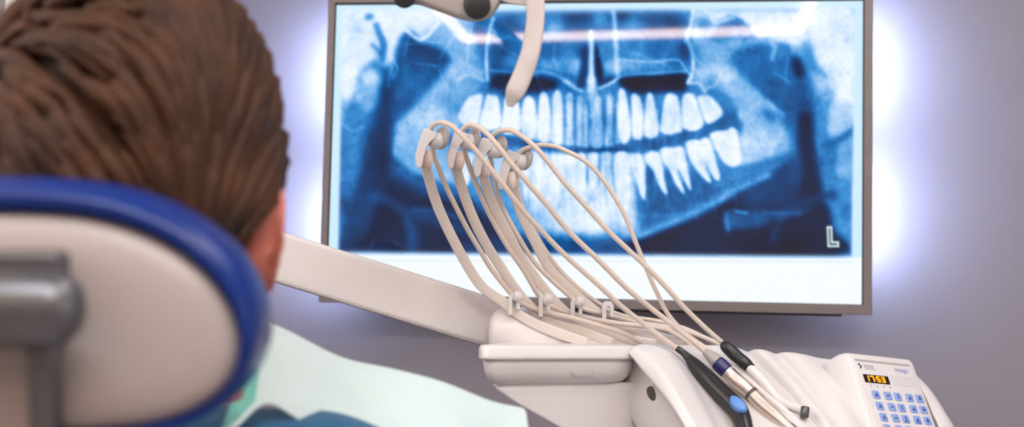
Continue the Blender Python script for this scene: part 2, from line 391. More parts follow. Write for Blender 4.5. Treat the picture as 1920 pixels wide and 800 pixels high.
# right column
poly([(1500, 150), (1515, 165), (1528, 205), (1530, 260), (1538, 320), (1552, 380), (1562, 420), (1575, 478), (1480, 478), (1492, 400), (1494, 330), (1496, 280), (1500, 230), (1492, 180)], .3, 1, 4)
poly([(1497, 222), (1524, 215), (1530, 262), (1538, 320), (1545, 380), (1490, 385), (1500, 320), (1496, 280)], .06, 1, 5)
poly([(1525, 210), (1545, 160), (1605, 180), (1605, 480), (1575, 480), (1556, 400), (1540, 330), (1531, 270)], .48, 1, 5)
poly([(1515, 20), (1602, 18), (1602, 200), (1585, 215), (1560, 190), (1552, 172), (1545, 138), (1532, 118), (1522, 60)], .95, 1, 4)
poly([(1518, 134), (1540, 138), (1556, 158), (1540, 178), (1528, 168)], .8, 1, 4)
poly([(1538, 178), (1555, 162), (1565, 180), (1552, 240), (1540, 250)], .55, .9, 5)
poly([(1560, 190), (1600, 195), (1604, 235), (1570, 254), (1552, 246)], .76, 1, 3)
line([(1545, 272), (1575, 262), (1606, 240)], 13, .42, 1, 3)
poly([(1574, 272), (1600, 262), (1604, 325), (1580, 340), (1566, 318)], .66, 1, 3)
poly([(1560, 345), (1605, 340), (1605, 478), (1580, 478), (1566, 420)], .5, .9, 5); line([(1600, 350), (1604, 470)], 6, .75, .7, 3)
for q in range(40): ell(1540 + rng.random() * 58, 25 + rng.random() * 160, 3 + 3 * rng.random(), 4, .78 + .2 * rng.random(), .4, 2.5)
for q in range(26): ell(640 + rng.random() * 40, 60 + rng.random() * 130, 4, 5, .82 + .15 * rng.random(), .4, 3)
# lower right dark + mandible
poly([(1180, 452), (1240, 432), (1330, 395), (1400, 350), (1470, 305), (1494, 300), (1492, 400), (1545, 380), (1562, 430), (1570, 479), (1180, 479)], .04, 1, 4)
poly([(1395, 352), (1470, 305), (1490, 305), (1495, 370), (1470, 390), (1420, 395), (1370, 380)], .25, .85, 8)
ell(1487, 315, 7, 40, .36, .7, 5)
line([(1560, 365), (1500, 380), (1465, 405), (1450, 450)], 14, .22, .85, 7)
poly([(1357, 400), (1370, 392), (1420, 396), (1500, 398), (1470, 408), (1430, 424), (1372, 430), (1358, 424)], .36, .9, 4)
line([(1362, 402), (1366, 428)], 8, .5, .8, 3); line([(1380, 396), (1400, 399)], 5, .68, .8, 2); line([(1430, 398), (1500, 400)], 4, .4, .8, 3)
ell(1450, 420, 20, 8, .08, .7, 5, -.4)
poly([(1200, 300), (1300, 320), (1388, 312), (1480, 290), (1455, 318), (1400, 345), (1340, 378), (1280, 408), (1215, 438), (1195, 400)], .4, 1, 4)
ell(1240, 385, 34, 18, .2, .8, 10); ell(1300, 350, 50, 18, .26, .7, 10, -.3)
poly([(1350, 330), (1440, 305), (1478, 290), (1450, 320), (1400, 345), (1350, 370)], .5, .8, 6)
line([(1190, 445), (1240, 424), (1290, 403), (1340, 378), (1385, 352), (1440, 328)], 11, .62, .9, 4)
line([(1190, 405), (1280, 400), (1320, 380)], 5, .6, .5, 4)
for q in range(90):
    t = rng.random(); ell(1200 + 220 * t + 6 * rng.random(), 400 - 70 * t - 30 * rng.random() + 20, 3, 3, .55 if q % 2 else .3, .3, 2)
# bite gap
line([(840, 262), (900, 262), (960, 266), (1030, 276), (1120, 282), (1180, 274), (1240, 266), (1310, 246), (1372, 220)], 17, .36, 1, 4)
poly([(1180, 262), (1240, 262), (1300, 248), (1352, 232), (1380, 222), (1390, 242), (1330, 262), (1240, 282), (1180, 285)], .38, .9, 3)
line([(1080, 281), (1180, 282)], 5, .15, .7, 3)
# teeth: crown outlines
def tooth(pts, v=.95, b=2.1, core=None):
    poly(pts, v, 1, b); p = np.array(pts, float); c = p.mean(0); poly(c + (p - c) * np.array([.45, .7]), v - .07, .6, 3); poly(c + (p - c) * np.array([.8, .35]) + np.array([0, .28 * (p[:, 1].max() - c[1]) * (1 if c[1] < 265 else -1)]), .99, .6, 3)
    if core: line(core, 3, .84, .5, 2)
poly([(858, 178), (1350, 176), (1350, 215), (858, 215)], .55, .6, 6)
up = [[(905, 178), (882, 181), (868, 198), (859, 218), (870, 234), (892, 240), (900, 214)],
      [(913, 178), (930, 178), (937, 200), (939, 236), (920, 244), (899, 240), (900, 222), (907, 198)],
      [(948, 184), (968, 186), (976, 215), (976, 244), (958, 252), (940, 245), (943, 212)],
      [(984, 184), (999, 184), (1006, 215), (1006, 246), (992, 264), (979, 248), (978, 215)]]
up += [[(1013, 178), (1025, 176), (1032, 215), (1030, 258), (1022, 268), (1010, 256), (1009, 215)],
       [(1038, 176), (1050, 170), (1056, 210), (1055, 262), (1046, 272), (1035, 262), (1036, 215)]]
for q in up: tooth(q)
for x, w, top, bot, v in [(1068, 11, 178, 270, .8), (1086, 9, 185, 272, .72), (1098, 7, 200, 274, .7), (1120, 12, 185, 276, .74), (1143, 10, 182, 272, .7)]:
    poly([(x - w * .6, top), (x + w * .6, top), (x + w * .8, top + 45), (x + w, bot - 10), (x + w * .5, bot), (x - w * .5, bot), (x - w, bot - 10), (x - w * .8, top + 45)], v, 1, 2)
    line([(x, top + 10), (x, bot - 12)], 3, v + .16, .6, 2.5)
for x in (1058, 1077, 1104, 1132, 1152): line([(x, 190), (x, 274)], 3, .38, .7, 2.5)
for q in [[(1160, 170), (1170, 168), (1178, 200), (1184, 240), (1178, 262), (1170, 270), (1160, 255), (1157, 210)],
          [(1184, 178), (1200, 182), (1206, 215), (1205, 252), (1196, 262), (1186, 252), (1184, 215)],
          [(1213, 178), (1222, 176), (1230, 205), (1236, 240), (1230, 256), (1218, 259), (1207, 250), (1209, 215)],
          [(1248, 180), (1262, 176), (1272, 186), (1278, 225), (1279, 246), (1266, 249), (1256, 253), (1238, 246), (1240, 222)],
          [(1280, 182), (1295, 175), (1304, 182), (1312, 205), (1319, 232), (1304, 245), (1286, 243), (1278, 232)],
          [(1308, 181), (1326, 178), (1342, 190), (1355, 210), (1345, 224), (1328, 232), (1320, 222), (1313, 200)]]: tooth(q)
for c in [(885, 205), (920, 210), (1225, 225), (1262, 225), (1298, 212), (1330, 205)]: ell(c[0], c[1], 4, 8, .87, .6, 3)
# lower teeth
for x, w, top, bot, v in [(870, 20, 285, 345, .88), (905, 14, 290, 345, .9), (935, 12, 292, 350, .86), (962, 9, 290, 360, .9), (985, 9, 288, 370, .93), (1010, 9, 288, 375, .94), (1032, 9, 290, 370, .92), (1054, 9, 292, 365, .93), (1072, 8, 290, 360, .92), (1090, 8, 288, 350, .9), (1112, 11, 286, 350, .93), (1137, 12, 285, 355, .78)]:
    poly([(x - w, top + 4), (x - w * .4, top), (x + w * .4, top), (x + w, top + 4), (x + w * .8, top + 25), (x + w * .35, bot), (x - w * .35, bot), (x - w * .8, top + 25)], v, .95, 2)
for x in (1101, 1124, 1150): line([(x, 290), (x, 345)], 3, .42, .7, 2.5)
for q in [[(1155, 288), (1166, 283), (1177, 290), (1181, 320), (1180, 370), (1172, 396), (1160, 385), (1153, 340), (1152, 305)],
          [(1182, 296), (1192, 289), (1205, 292), (1209, 308), (1210, 345), (1209, 374), (1200, 362), (1190, 330), (1184, 312)],
          [(1208, 292), (1222, 283), (1236, 286), (1240, 300), (1245, 335), (1251, 364), (1240, 355), (1226, 322), (1212, 305)],
          [(1237, 280), (1250, 276), (1262, 277), (1276, 274), (1284, 280), (1286, 300), (1296, 354), (1289, 350), (1274, 318), (1269, 320), (1284, 362), (1272, 352), (1254, 318), (1242, 300)],
          [(1285, 268), (1300, 262), (1312, 262), (1324, 257), (1333, 266), (1340, 295), (1350, 332), (1340, 336), (1324, 305), (1322, 312), (1334, 341), (1322, 336), (1300, 310), (1290, 290)],
          [(1331, 252), (1345, 246), (1362, 244), (1374, 238), (1383, 248), (1386, 275), (1390, 300), (1378, 312), (1362, 308), (1348, 290), (1338, 272)]]: tooth(q)
for c in [(1262, 292), (1310, 290), (1360, 275)]: ell(c[0], c[1], 7, 4, .85, .6, 3)
line([(1265, 300), (1275, 345)], 2.5, .8, .6, 1.5); line([(1312, 300), (1328, 330)], 2.5, .8, .6, 1.5); line([(1168, 300), (1168, 380)], 3, .84, .5, 2)
# left arcs above the molars
ell(880, 158, 20, 14, .6, .5, 5); line([(860, 150), (880, 140), (905, 150)], 4, .86, .6, 2); ell(925, 172, 10, 7, .4, .9, 3); ell(1312, 172, 12, 6, .5, .8, 4); line([(1292, 155), (1312, 158), (1322, 172)], 5, .88, .8, 2.5)
# soft vertical streaks through teeth and bone
st = gblur(rng.normal(size=img.shape), 1.0); kk_ = np.ones(41) / 41; st = np.apply_along_axis(lambda v: np.convolve(v, kk_, 'same'), 0, st); st = gblur(st, 1.6); st /= st.std()
yy, xx = np.mgrid[0:XH, 0:XW]; wz = np.exp(-((xx + X0 - 1110) / 190.) ** 4) * np.exp(-((yy + Y0 - 290) / 140.) ** 4)
img += st * .032 * wz
img = gblur(img, .9)
# film grain
def nz(q):
    g_ = gblur(rng.normal(size=img.shape), q); return g_ / g_.std()
ok = np.clip(img * 2.2, .15, 1)
img += nz(1.3) * .014 * ok + nz(3.2) * .013 * ok + nz(8) * .024 * ok + nz(20) * .025
n2 = nz(2.2) * nz(6); img -= np.clip(n2, 0, 3) * .014 * (img > .7)
# fine bright fibres (overlapping bone edges)
for q in range(46):
    x_, y_ = 650 + rng.random() * 940, 30 + rng.random() * 110; L_ = 25 + 45 * rng.random(); a_ = rng.normal() * .5 + PI / 2 * (q % 3 != 0)
    line([(x_, y_), (x_ + L_ * .5 * math.cos(a_) + 4 * rng.normal(), y_ + L_ * .5 * math.sin(a_)), (x_ + L_ * math.cos(a_), y_ + L_ * math.sin(a_))], 1.5 + 2 * rng.random(), .8 + .15 * rng.random(), .28, 1.8)
for q in range(40):
    x_, y_ = 880 + rng.random() * 500, 315 + rng.random() * 100
    line([(x_, y_), (x_ + 6 * rng.normal(), y_ + 22)], 3, .72 if q % 2 else .36, .22, 2.5)
# white page around the picture
yy, xx = np.mgrid[0:XH, 0:XW]; xx = xx + X0; yy = yy + Y0
lx = 641 - (yy - 20) * .018; rx = 1604 - (yy - 20) * .012
by = 474 + (xx - 640) * .0085
def sg(t, s): return 1 / (1 + np.exp(-np.clip(t / s, -40, 40)))
inside = sg(xx - lx, 1.6) * sg(rx - xx, 1.6) * sg(yy - 18 + (xx - 960) * .006, 3) * sg(by - yy, 1.6)
img = img * inside + 1.0 * (1 - inside)
# colour map
ramp = [(0, (17, 22, 44)), (.12, (6, 34, 74)), (.28, (0, 66, 126)), (.42, (14, 104, 178)), (.56, (54, 146, 216)), (.7, (128, 186, 238)), (.84, (196, 224, 252)), (.94, (228, 242, 255)), (1, (240, 250, 255))]
rv = [r[0] for r in ramp]; rc = np.array([lin(r[1]) for r in ramp])
ic = np.clip(img, 0, 1); RGB = np.stack([np.interp(ic, rv, rc[:, k]) for k in range(3)], -1)
side = (1 - inside) * (yy < by)                # the page margin is a paler blue than the foot of the page
RGB = RGB * (1 - side[..., None]) + side[..., None] * np.array(lin((206, 238, 255)))
foot = sg(yy - by - 5, 2)[..., None]; RGB = RGB * (1 - foot) + foot * np.array(lin((246, 252, 255)))
# the letter L of the film marker (outlined)
def rawline(A, B, w, c):
    A = np.array(A, float); B = np.array(B, float); d = B - A
    t = np.clip(((xx - A[0]) * d[0] + (yy - A[1]) * d[1]) / (d @ d), 0, 1)
    m = sg(w / 2 - np.hypot(xx - A[0] - t * d[0], yy - A[1] - t * d[1]), .45)[..., None]
    RGB[:] = RGB * (1 - m) + m * np.array(c)
Lp = [(1552, 426), (1558.5, 426), (1559.5, 454), (1571, 454), (1571.5, 461), (1553.5, 461)]
for i in range(6): rawline(Lp[i - 1], Lp[i], 2.7, lin((225, 250, 255)))
rawline((636, 488), (1600, 491), 1.2, lin((205, 225, 240)))

# ------------------------------------------------------------------ monitor
mon = thing('tv_monitor', (0, .05, ZC), 'large wall-mounted flat screen in a slim grey frame showing a blue dental x-ray', 'monitor')
NX, NY = 680, 382
gx, gy = np.meshgrid(np.linspace(-SW / 2, SW / 2, NX), np.linspace(SH / 2, -SH / 2, NY))
GW = np.stack([gx, np.zeros_like(gx), gy + ZC], -1)
u_, v_ = proj(GW)
# small panel-to-drawing correction so that drawing and panel edges coincide
iu = np.clip(u_ - X0, 0, XW - 1.01); iv = np.clip(v_ - Y0, 0, XH - 1.01)
i0 = iu.astype(int); j0 = iv.astype(int); fu = (iu - i0)[..., None]; fv = (iv - j0)[..., None]
colr = (RGB[j0, i0] * (1 - fu) + RGB[j0, i0 + 1] * fu) * (1 - fv) + (RGB[j0 + 1, i0] * (1 - fu) + RGB[j0 + 1, i0 + 1] * fu) * fv
me = bpy.data.meshes.new('screen')
idx = np.arange(NX * NY).reshape(NY, NX)
quads = np.stack([idx[:-1, :-1], idx[1:, :-1], idx[1:, 1:], idx[:-1, 1:]], -1).reshape(-1, 4)
me.vertices.add(NX * NY); me.vertices.foreach_set('co', (GW - np.array([0, .05, ZC])).astype(np.float32).ravel())
me.loops.add(quads.size); me.loops.foreach_set('vertex_index', quads.ravel().astype(np.int32))
me.polygons.add(len(quads)); me.polygons.foreach_set('loop_start', np.arange(0, quads.size, 4, dtype=np.int32)); me.polygons.foreach_set('loop_total', np.full(len(quads), 4, np.int32))
me.update()
ca = me.color_attributes.new('picture', 'FLOAT_COLOR', 'POINT')
ca.data.foreach_set('color', np.concatenate([colr, np.ones(colr.shape[:2] + (1,))], -1).astype(np.float32).ravel())
scm = bpy.data.materials.new('lit_screen'); scm.use_nodes = True; nt = scm.node_tree; b = nt.nodes['Principled BSDF']
at = nt.nodes.new('ShaderNodeAttribute'); at.attribute_name = 'picture'
b.inputs['Base Color'].default_value = (.004, .004, .005, 1); b.inputs['Roughness'].default_value = .02; b.inputs['IOR'].default_value = 1.5; b.inputs['Specular IOR Level'].default_value = .45
nt.links.new(at.outputs['Color'], b.inputs['Emission Color']); b.inputs['Emission Strength'].default_value = 1.0
me.materials.append(scm)
scr = bpy.data.objects.new('screen', me); COL.objects.link(scr); scr.parent = mon; ORIG[scr.name] = np.array([0, .05, ZC])
tag(scr, 'glowing panel with a panoramic dental x-ray and a letter L')
hw, hh = SW / 2, SH / 2
def ringframe(name, x0, x1, z0, z1, ix0, ix1, iz0, iz1, yf, yb, m, bev=.0012):
    mb = MB(); O = [(x0, z0), (x1, z0), (x1, z1), (x0, z1)]; I = [(ix0, iz0), (ix1, iz0), (ix1, iz1), (ix0, iz1)]
    V = [(a, yf, c + ZC) for a, c in O] + [(a, yf, c + ZC) for a, c in I] + [(a, yb, c + ZC) for a, c in O] + [(a, yb, c + ZC) for a, c in I]
    Fc = []
    for i in range(4):
        j = (i + 1) % 4; Fc += [(i, j, 4 + j, 4 + i), (8 + i, 12 + i, 12 + j, 8 + j), (i, 8 + i, 8 + j, j), (4 + i, 4 + j, 12 + j, 12 + i)]
    return mb.add(V, Fc).make(name, m, mon, smooth=False, bevel=bev)
ringframe('bezel', -hw - .0145, hw + .0165, -hh - .0175, hh + .012, -hw - .002, hw + .002, -hh - .0015, hh + .003, -.006, .022, 'bezel')
ringframe('screen_gasket', -hw - .0021, hw + .0021, -hh - .0016, hh + .0031, -hw, hw, -hh, hh, -.003, .004, 'gasket', 0)
MB().aabox(-hw + .0, hw - .0, .022, .034, ZC - hh - .004, ZC + hh + .004).make('back_panel', 'dark', mon, smooth=False, bevel=.004)
MB().aabox(-.2, .2, .034, WY, ZC - .12, ZC + .12).make('wall_bracket', 'dark', mon, smooth=False, bevel=.003)
MB().aabox(-hw + .03, hw - .03, .024, .03, ZC - hh - .021, ZC - hh - .017).make('lower_trim', 'dark', mon, smooth=False, bevel=.001)
# four LED modules on the back edges that wash the wall
for sx, zz in ((-1, .145), (-1, -.135), (1, .165), (1, -.095)):
    xe = sx * (hw + (.0145 if sx < 0 else .0165) - .009)
    MB().aabox(xe - .006, xe + .006, .0225, .030, ZC + zz - .09, ZC + zz + .09).make('backlight', 'lede', mon, smooth=False, bevel=.001)

# ------------------------------------------------------------------ delivery unit
unit = thing('dental_delivery_unit', P(200, 800, 1.6) * np.array([1, 1, 0]), 'white dental instrument console on a sloping swing arm with keypad and hose whips', 'dental unit')
# swing arm: rounded box section
def beam(name, A, B, hh_, hd, m, ov=0):
    path = np.linspace(A, B, 6); return tube(name, path, 1.0, m, unit, 40, ref=(0, 0, 1), flat=(hh_, hd), e=.16)
bA = (P(190, 330, 1.56) + P(190, 425, 1.56)) / 2; bB = (P(950, 566, 1.62) + P(950, 660, 1.62)) / 2
beam('swing_arm', bA, bB, .0300, .026, 'cream')
o_ = tube('arm_channel', np.linspace(P(200, 428, 1.555), P(905, 646, 1.605), 4), 1.0, 'greyp', unit, 16, ref=(0, 0, 1), flat=(.0022, .022)); o_['label'] = 'grey channel under the arm'
mb = MB(); pb = bA.copy(); cyl(mb, (pb[0], pb[1], 0.06), (pb[0], pb[1], pb[2] + .03), .036, .036, 24, .3); mb.make('post', 'cream', unit)
mb = MB(); cyl(mb, (pb[0], pb[1], 0.0), (pb[0], pb[1], .07), .17, .13, 40, .15); mb.make('floor_base', 'cream', unit)
# joint cover where the arm meets the head
def ringx(px, ytop, ybot, d, halfd, seg=24):
    c = P(px, (ytop + ybot) / 2, d); h = (ybot - ytop) / 2 * mpp(d)
    return [c + UP * h * math.copysign(abs(math.cos(a)) ** .75, math.cos(a)) + FWD * halfd * math.copysign(abs(math.sin(a)) ** .8, math.sin(a)) for a in np.linspace(0, 2 * PI, seg, endpoint=False)]
js = [(916, 612, 640, 1.60, .012), (919, 597, 655, 1.60, .03), (927, 583, 668, 1.60, .041), (943, 574, 680, 1.605, .047), (970, 573, 690, 1.61, .05), (1010, 585, 700, 1.615, .052), (1060, 603, 700, 1.62, .052), (1110, 619, 700, 1.625, .05), (1170, 636, 700, 1.63, .045), (1230, 648, 700, 1.64, .03)]
MB().loft([ringx(*j) for j in js]).make('joint_cover', 'cream', unit)
# manifold behind, carrying the hose clips
tube('hose_manifold', pxpath([(950, 596, 1.64), (1010, 592, 1.64), (1080, 603, 1.645), (1150, 618, 1.65), (1240, 640, 1.66), (1330, 668, 1.66)], 6), 1.0, 'cream', unit, 20, ref=(0, 0, 1), flat=(.012, .018))
# tray
A30 = math.radians(30); O0 = P(905, 652, 1.42)
U = rh * math.cos(A30) + fh * math.sin(A30); Wd = -(rh * math.sin(A30) - fh * math.cos(A30))     # Wd points to the back
def plan(pts, z, r=.02, n=6): return [O0 + U * a + Wd * w + ZV * z for a, w in [tuple(p) for p in round_poly(pts, r, n)]]
Lr = .205
def inset(pts, k):
    c = np.mean(np.array(pts), 0); out = []
    pts = np.array(pts); n = len(pts)
    for i in range(n):
        e1 = pts[i] - pts[i - 1]; e2 = pts[(i + 1) % n] - pts[i]
        n1 = np.array([-e1[1], e1[0]]) / np.linalg.norm(e1); n2 = np.array([-e2[1], e2[0]]) / np.linalg.norm(e2)
        m_ = n1 + n2; m_ /= np.linalg.norm(m_); out.append(pts[i] + m_ * k / max(.5, m_ @ n1))
    return out
TP = [(0, 0), (Lr, 0), (.235, .03), (.26, .12), (.12, .12), (.012, .035)]
rr = [.012, .03, .03, .03, .03, .02]
mb = MB(); mb.loft([plan(inset(TP, .008), .003, rr), plan(inset(TP, .002), .0022, rr), plan(TP, -.001, rr), plan(TP, -.009, rr), plan(inset(TP, -.0005), -.0115, rr), plan(inset(TP, .001), -.0132, rr), plan(inset(TP, .006), -.0136, rr), plan(inset(TP, .006), -.02, rr)])
mb.make('tray_rim', 'white', unit)
mb = MB(); ks = [(.0045, -.013), (.0055, -.02), (.0075, -.028), (.011, -.0345), (.016, -.0395), (.022, -.0425), (.03, -.044)]
mb.loft([plan(inset(TP, k), z, rr) for k, z in ks]); mb.make('tray_bowl', 'cream', unit)
BP = lambda a: [(.02 + a, .022), (Lr + .03, .022), (.25, .04), (.26, .12), (.13 + a * .5, .12), (.04 + a, .05)]
mb = MB(); mb.loft([plan(BP(a), z, rr) for a, z in [(0.005, -.042), (.012, -.05), (.03, -.062), (.062, -.078), (.095, -.094), (.12, -.12), (.13, -.16)]]); mb.make('lower_housing', 'cream', unit)
# embossed badge outline on the bowl front
bc = O0 + U * .138 - ZV * .0255 + Wd * .0052
bp = round_poly([(-.018, .0095), (.018, .0095), (.0155, -.0075), (-.0155, -.0075)], [.002, .002, .009, .009], 6)
tube('badge_outline', np.array([bc + U * a + ZV * c + Wd * (.0022 - c * .12) for a, c in bp + [bp[0]]]), .0005, 'greyp', unit, 6)
# instrument bed: a sculpted surface running down towards the viewer
def dz(y, lift=0, k=.00078): return 1.60 - (y - 645) * k - lift
cols = []
def colm(pts): cols.append([P(*p) for p in crom(pts, 3)])
colm([(1150, 700, 1.59), (1150, 722, 1.58), (1160, 756, 1.56), (1180, 794, 1.545), (1205, 834, 1.53), (1250, 900, 1.51)])
colm([(1176, 680, 1.56), (1190, 706, 1.545), (1220, 744, 1.51), (1246, 780, 1.485), (1270, 818, 1.465), (1327, 912, 1.42)])
colm([(1186, 668, 1.55), (1206, 692, 1.53), (1238, 730, 1.495), (1266, 765, 1.47), (1291, 803, 1.45), (1347, 902, 1.405)])
colm([(1182, 665, 1.523), (1201, 689, 1.503), (1233, 727, 1.468), (1261, 762, 1.443), (1285, 801, 1.423), (1341, 901, 1.383)])
colm([(1179, 663, 1.518), (1198, 687, 1.498), (1230, 725, 1.463), (1258, 760, 1.438), (1282, 799, 1.418), (1338, 899, 1.378)])
colm([(1179, 661, 1.516), (1199, 684, 1.496), (1231, 722, 1.461), (1259, 757, 1.436), (1284, 796, 1.416), (1340, 897, 1.376)])
colm([(1189, 650, 1.516), (1211, 668, 1.496), (1242, 701, 1.461), (1271, 744, 1.436), (1302, 794, 1.416), (1361, 895, 1.376)])
colm([(1191, 647.5, 1.520), (1213, 665, 1.50), (1244, 698, 1.465), (1273, 742, 1.44), (1304, 792, 1.42), (1364, 894, 1.38)])
colm([(1205, 643, 1.545), (1232, 655, 1.52), (1266, 692, 1.485), (1296, 742, 1.455), (1325, 797, 1.43), (1384, 900, 1.38)])
colm([(1222, 641, 1.56), (1252, 655, 1.535), (1284, 692, 1.50), (1312, 742, 1.468), (1340, 797, 1.44), (1400, 900, 1.39)])
colm([(1228, 642, 1.575), (1258, 660, 1.555), (1290, 697, 1.525), (1318, 746, 1.49), (1347, 799, 1.46), (1408, 900, 1.405)])
colm([(1262, 643, 1.60), (1290, 668, 1.58), (1326, 710, 1.55), (1360, 752, 1.515), (1390, 800, 1.48), (1450, 900, 1.41)])
colm([(1300, 644, 1.605), (1340, 678, 1.58), (1378, 715, 1.55), (1415, 755, 1.515), (1450, 800, 1.48), (1515, 900, 1.41)])
colm([(1340, 643, 1.605), (1380, 677, 1.575), (1420, 714, 1.545), (1458, 755, 1.51), (1492, 800, 1.475), (1555, 900, 1.405)])
colm([(1388, 648, 1.605), (1420, 680, 1.58), (1458, 718, 1.55), (1495, 757, 1.515), (1528, 800, 1.48), (1585, 900, 1.41)])
colm([(1401, 660, 1.625), (1430, 690, 1.605), (1464, 725, 1.572), (1501, 763, 1.535), (1533, 803, 1.50), (1588, 900, 1.415)])
colm([(1409, 650, 1.605), (1440, 682, 1.578), (1476, 719, 1.548), (1512, 759, 1.513), (1543, 800, 1.478), (1597, 900, 1.408)])
colm([(1438, 652, 1.605), (1470, 684, 1.58), (1504, 720, 1.55), (1538, 760, 1.515), (1566, 800, 1.48), (1618, 900, 1.41)])
colm([(1455, 664, 1.627), (1484, 692, 1.605), (1514, 727, 1.572), (1547, 765, 1.535), (1572, 803, 1.50), (1622, 900, 1.415)])
colm([(1463, 654, 1.605), (1496, 686, 1.578), (1528, 722, 1.548), (1560, 761, 1.513), (1584, 800, 1.49), (1632, 900, 1.408)])
colm([(1512, 661, 1.61), (1540, 691, 1.585), (1568, 724, 1.555), (1595, 762, 1.53), (1615, 800, 1.505), (1655, 900, 1.44)])
colm([(1536, 670, 1.625), (1560, 699, 1.60), (1586, 731, 1.57), (1610, 766, 1.545), (1628, 802, 1.52), (1666, 900, 1.45)])
colm([(1570, 671, 1.615), (1585, 697, 1.59), (1606, 729, 1.575), (1627, 765, 1.55), (1645, 800, 1.53), (1680, 900, 1.47)])
G = np.array(cols)
back = []
for ci, c in enumerate(cols):      # turn the back edge down so the bed is a body, not a sheet
    p0 = c[0]
    if ci <= 8: back.append([p0 + fh * .012 - ZV * .003, p0 + fh * .008 - ZV * .0015, p0 + fh * .004]); continue
    back.append([p0 - ZV * .05 + fh * .012, p0 - ZV * .02 + fh * .010, p0 - ZV * .004 + fh * .005])
G2 = np.concatenate([np.array(back), G], 1)
MB().grid(G2).make('instrument_bed', 'white', unit, solid=.004, subsurf=1, soff=1 if False else -1)
# dark hole on the flank
mb = MB(); hc = P(1222, 737, 1.505); nrm = -FWD * .8 - RIGHT * .55 - UP * .1; nrm /= np.linalg.norm(nrm)
ex = np.cross(ZV, nrm); ex /= np.linalg.norm(ex); ey = np.cross(nrm, ex)
ring = lambda r, h: [hc + ex * r * .75 * math.cos(a) + (ey * 1.1 + ex * -.25) * r * math.sin(a) + nrm * h for a in np.linspace(0, 2 * PI, 24, endpoint=False)]
mb.loft([ring(.006, -.012), ring(.0075, -.001), ring(.0075, .0015), ring(.006, .002)]); o_ = mb.make('socket', 'shadowgap', unit); o_['label'] = 'dark oval socket'
# keypad block
KT = P(1603, 672, 1.575)
ku = P(1704.5, 683, 1.612) - KT; kv = P(1645, 800, 1.523) - KT
kv -= ku * (kv @ ku) / (ku @ ku)
Lu = np.linalg.norm(ku); Lv = np.linalg.norm(kv); eu = ku / Lu; ev = kv / Lv; en = np.cross(ev, eu); en = en if en @ FWD < 0 else -en
def K(a, b, h=0): return KT + ku * a + kv * b + en * h
def kplan(a0, a1, b0, b1, h, r=.01): return [K(*q, h) for q in [tuple(p) for p in round_poly([(a0, b0), (a1, b0), (a1 + .0, b1), (a0, b1)], r, 5)]]
mb = MB(); mb.loft([kplan(-.1, 1.06, -.055, 1.9, 0, .07), kplan(-.13, 1.09, -.085, 1.92, -.0012, .09), kplan(-.16, 1.12, -.11, 1.94, -.005, .1), kplan(-.2, 1.14, -.125, 1.95, -.012, .1), kplan(-.23, 1.15, -.125, 1.96, -.022, .1), kplan(-.24, 1.15, -.12, 1.96, -.04, .1)])
kb = mb.make('keypad_housing', 'white', unit)
# outer flank that swells to the right below the corner
fl = [[P(1706, 690, 1.620), P(1716, 700, 1.638), P(1722, 712, 1.682), P(1715, 760, 1.726)], [P(1722, 715, 1.613), P(1740, 724, 1.630), P(1745, 745, 1.681), P(1735, 790, 1.725)], [P(1738, 745, 1.607), P(1759, 750, 1.623), P(1765, 775, 1.681), P(1755, 820, 1.724)], [P(1750, 775, 1.601), P(1775, 777, 1.616), P(1782, 805, 1.669), P(1770, 850, 1.723)], [P(1762, 800, 1.588), P(1790, 803, 1.609), P(1797, 835, 1.669), P(1785, 880, 1.712)], [P(1785, 870, 1.549), P(1815, 885, 1.583), P(1822, 910, 1.651), P(1800, 950, 1.703)]]
MB().grid(np.array([crom(r, 4) for r in crom(np.array(fl).reshape(6, -1), 4).reshape(-1, 4, 3)])).make('console_flank', 'white', unit, solid=.004, subsurf=1)
mb = MB(); mb.loft([kplan(-.03, 1.03, 0, 1.85, -.001, .03), kplan(-.03, 1.03, 0, 1.85, .0004, .03), kplan(-.025, 1.025, .004, 1.845, .0006, .03)]); kp = mb.make('keypad', 'panel', unit)
def kbox(mb, a0, a1, b0, b1, h0, h1): mb.loft([[K(a0, b0, h0), K(a1, b0, h0), K(a1, b1, h0), K(a0, b1, h0)], [K(a0, b0, h1), K(a1, b0, h1), K(a1, b1, h1), K(a0, b1, h1)]]); return mb
kbox(MB(), -.02, .995, .008, .036, .0004, .0010).make('header_stripe', 'greyp', kp, smooth=False)
# skewed placement in the photo comes from perspective; positions along the foil:
kbox(MB(), .04, .49, .234, .352, .0004, .0014).make('clock_display', 'dispb', kp, smooth=False)
disp = MB()
SEG = {'1': 'bc', '7': 'abc', '5': 'afgcd', '3': 'abgcd'}
def digit(mb, ch, a, b, w, h, t=.019):
    tb = t * Lu / Lv
    S = {'a': (0, w, 0, tb), 'g': (0, w, h / 2 - tb / 2, h / 2 + tb / 2), 'd': (0, w, h - tb, h), 'f': (0, t, 0, h / 2), 'b': (w - t, w, 0, h / 2), 'e': (0, t, h / 2, h), 'c': (w - t, w, h / 2, h)}
    for s_ in SEG[ch]:
        q = S[s_]; kbox(mb, a + q[0], a + q[1], b + q[2], b + q[3], .0014, .0018)
for ch, a in (('1', .06), ('7', .15), ('5', .26), ('3', .35)): digit(disp, ch, a, .250, .064, .088)
for bb in (.275, .308): kbox(disp, .232, .243, bb, bb + .010, .0014, .0018)
o_ = disp.make('clock_digits', 'seg', kp, smooth=False); o_['label'] = 'glowing orange digits 17:53'
for q in range(4): kbox(MB(), .12 + q * .115, .135 + q * .115, .39, .405, .0004, .0009).make('indicator_mark', 'glyph', kp, smooth=False)
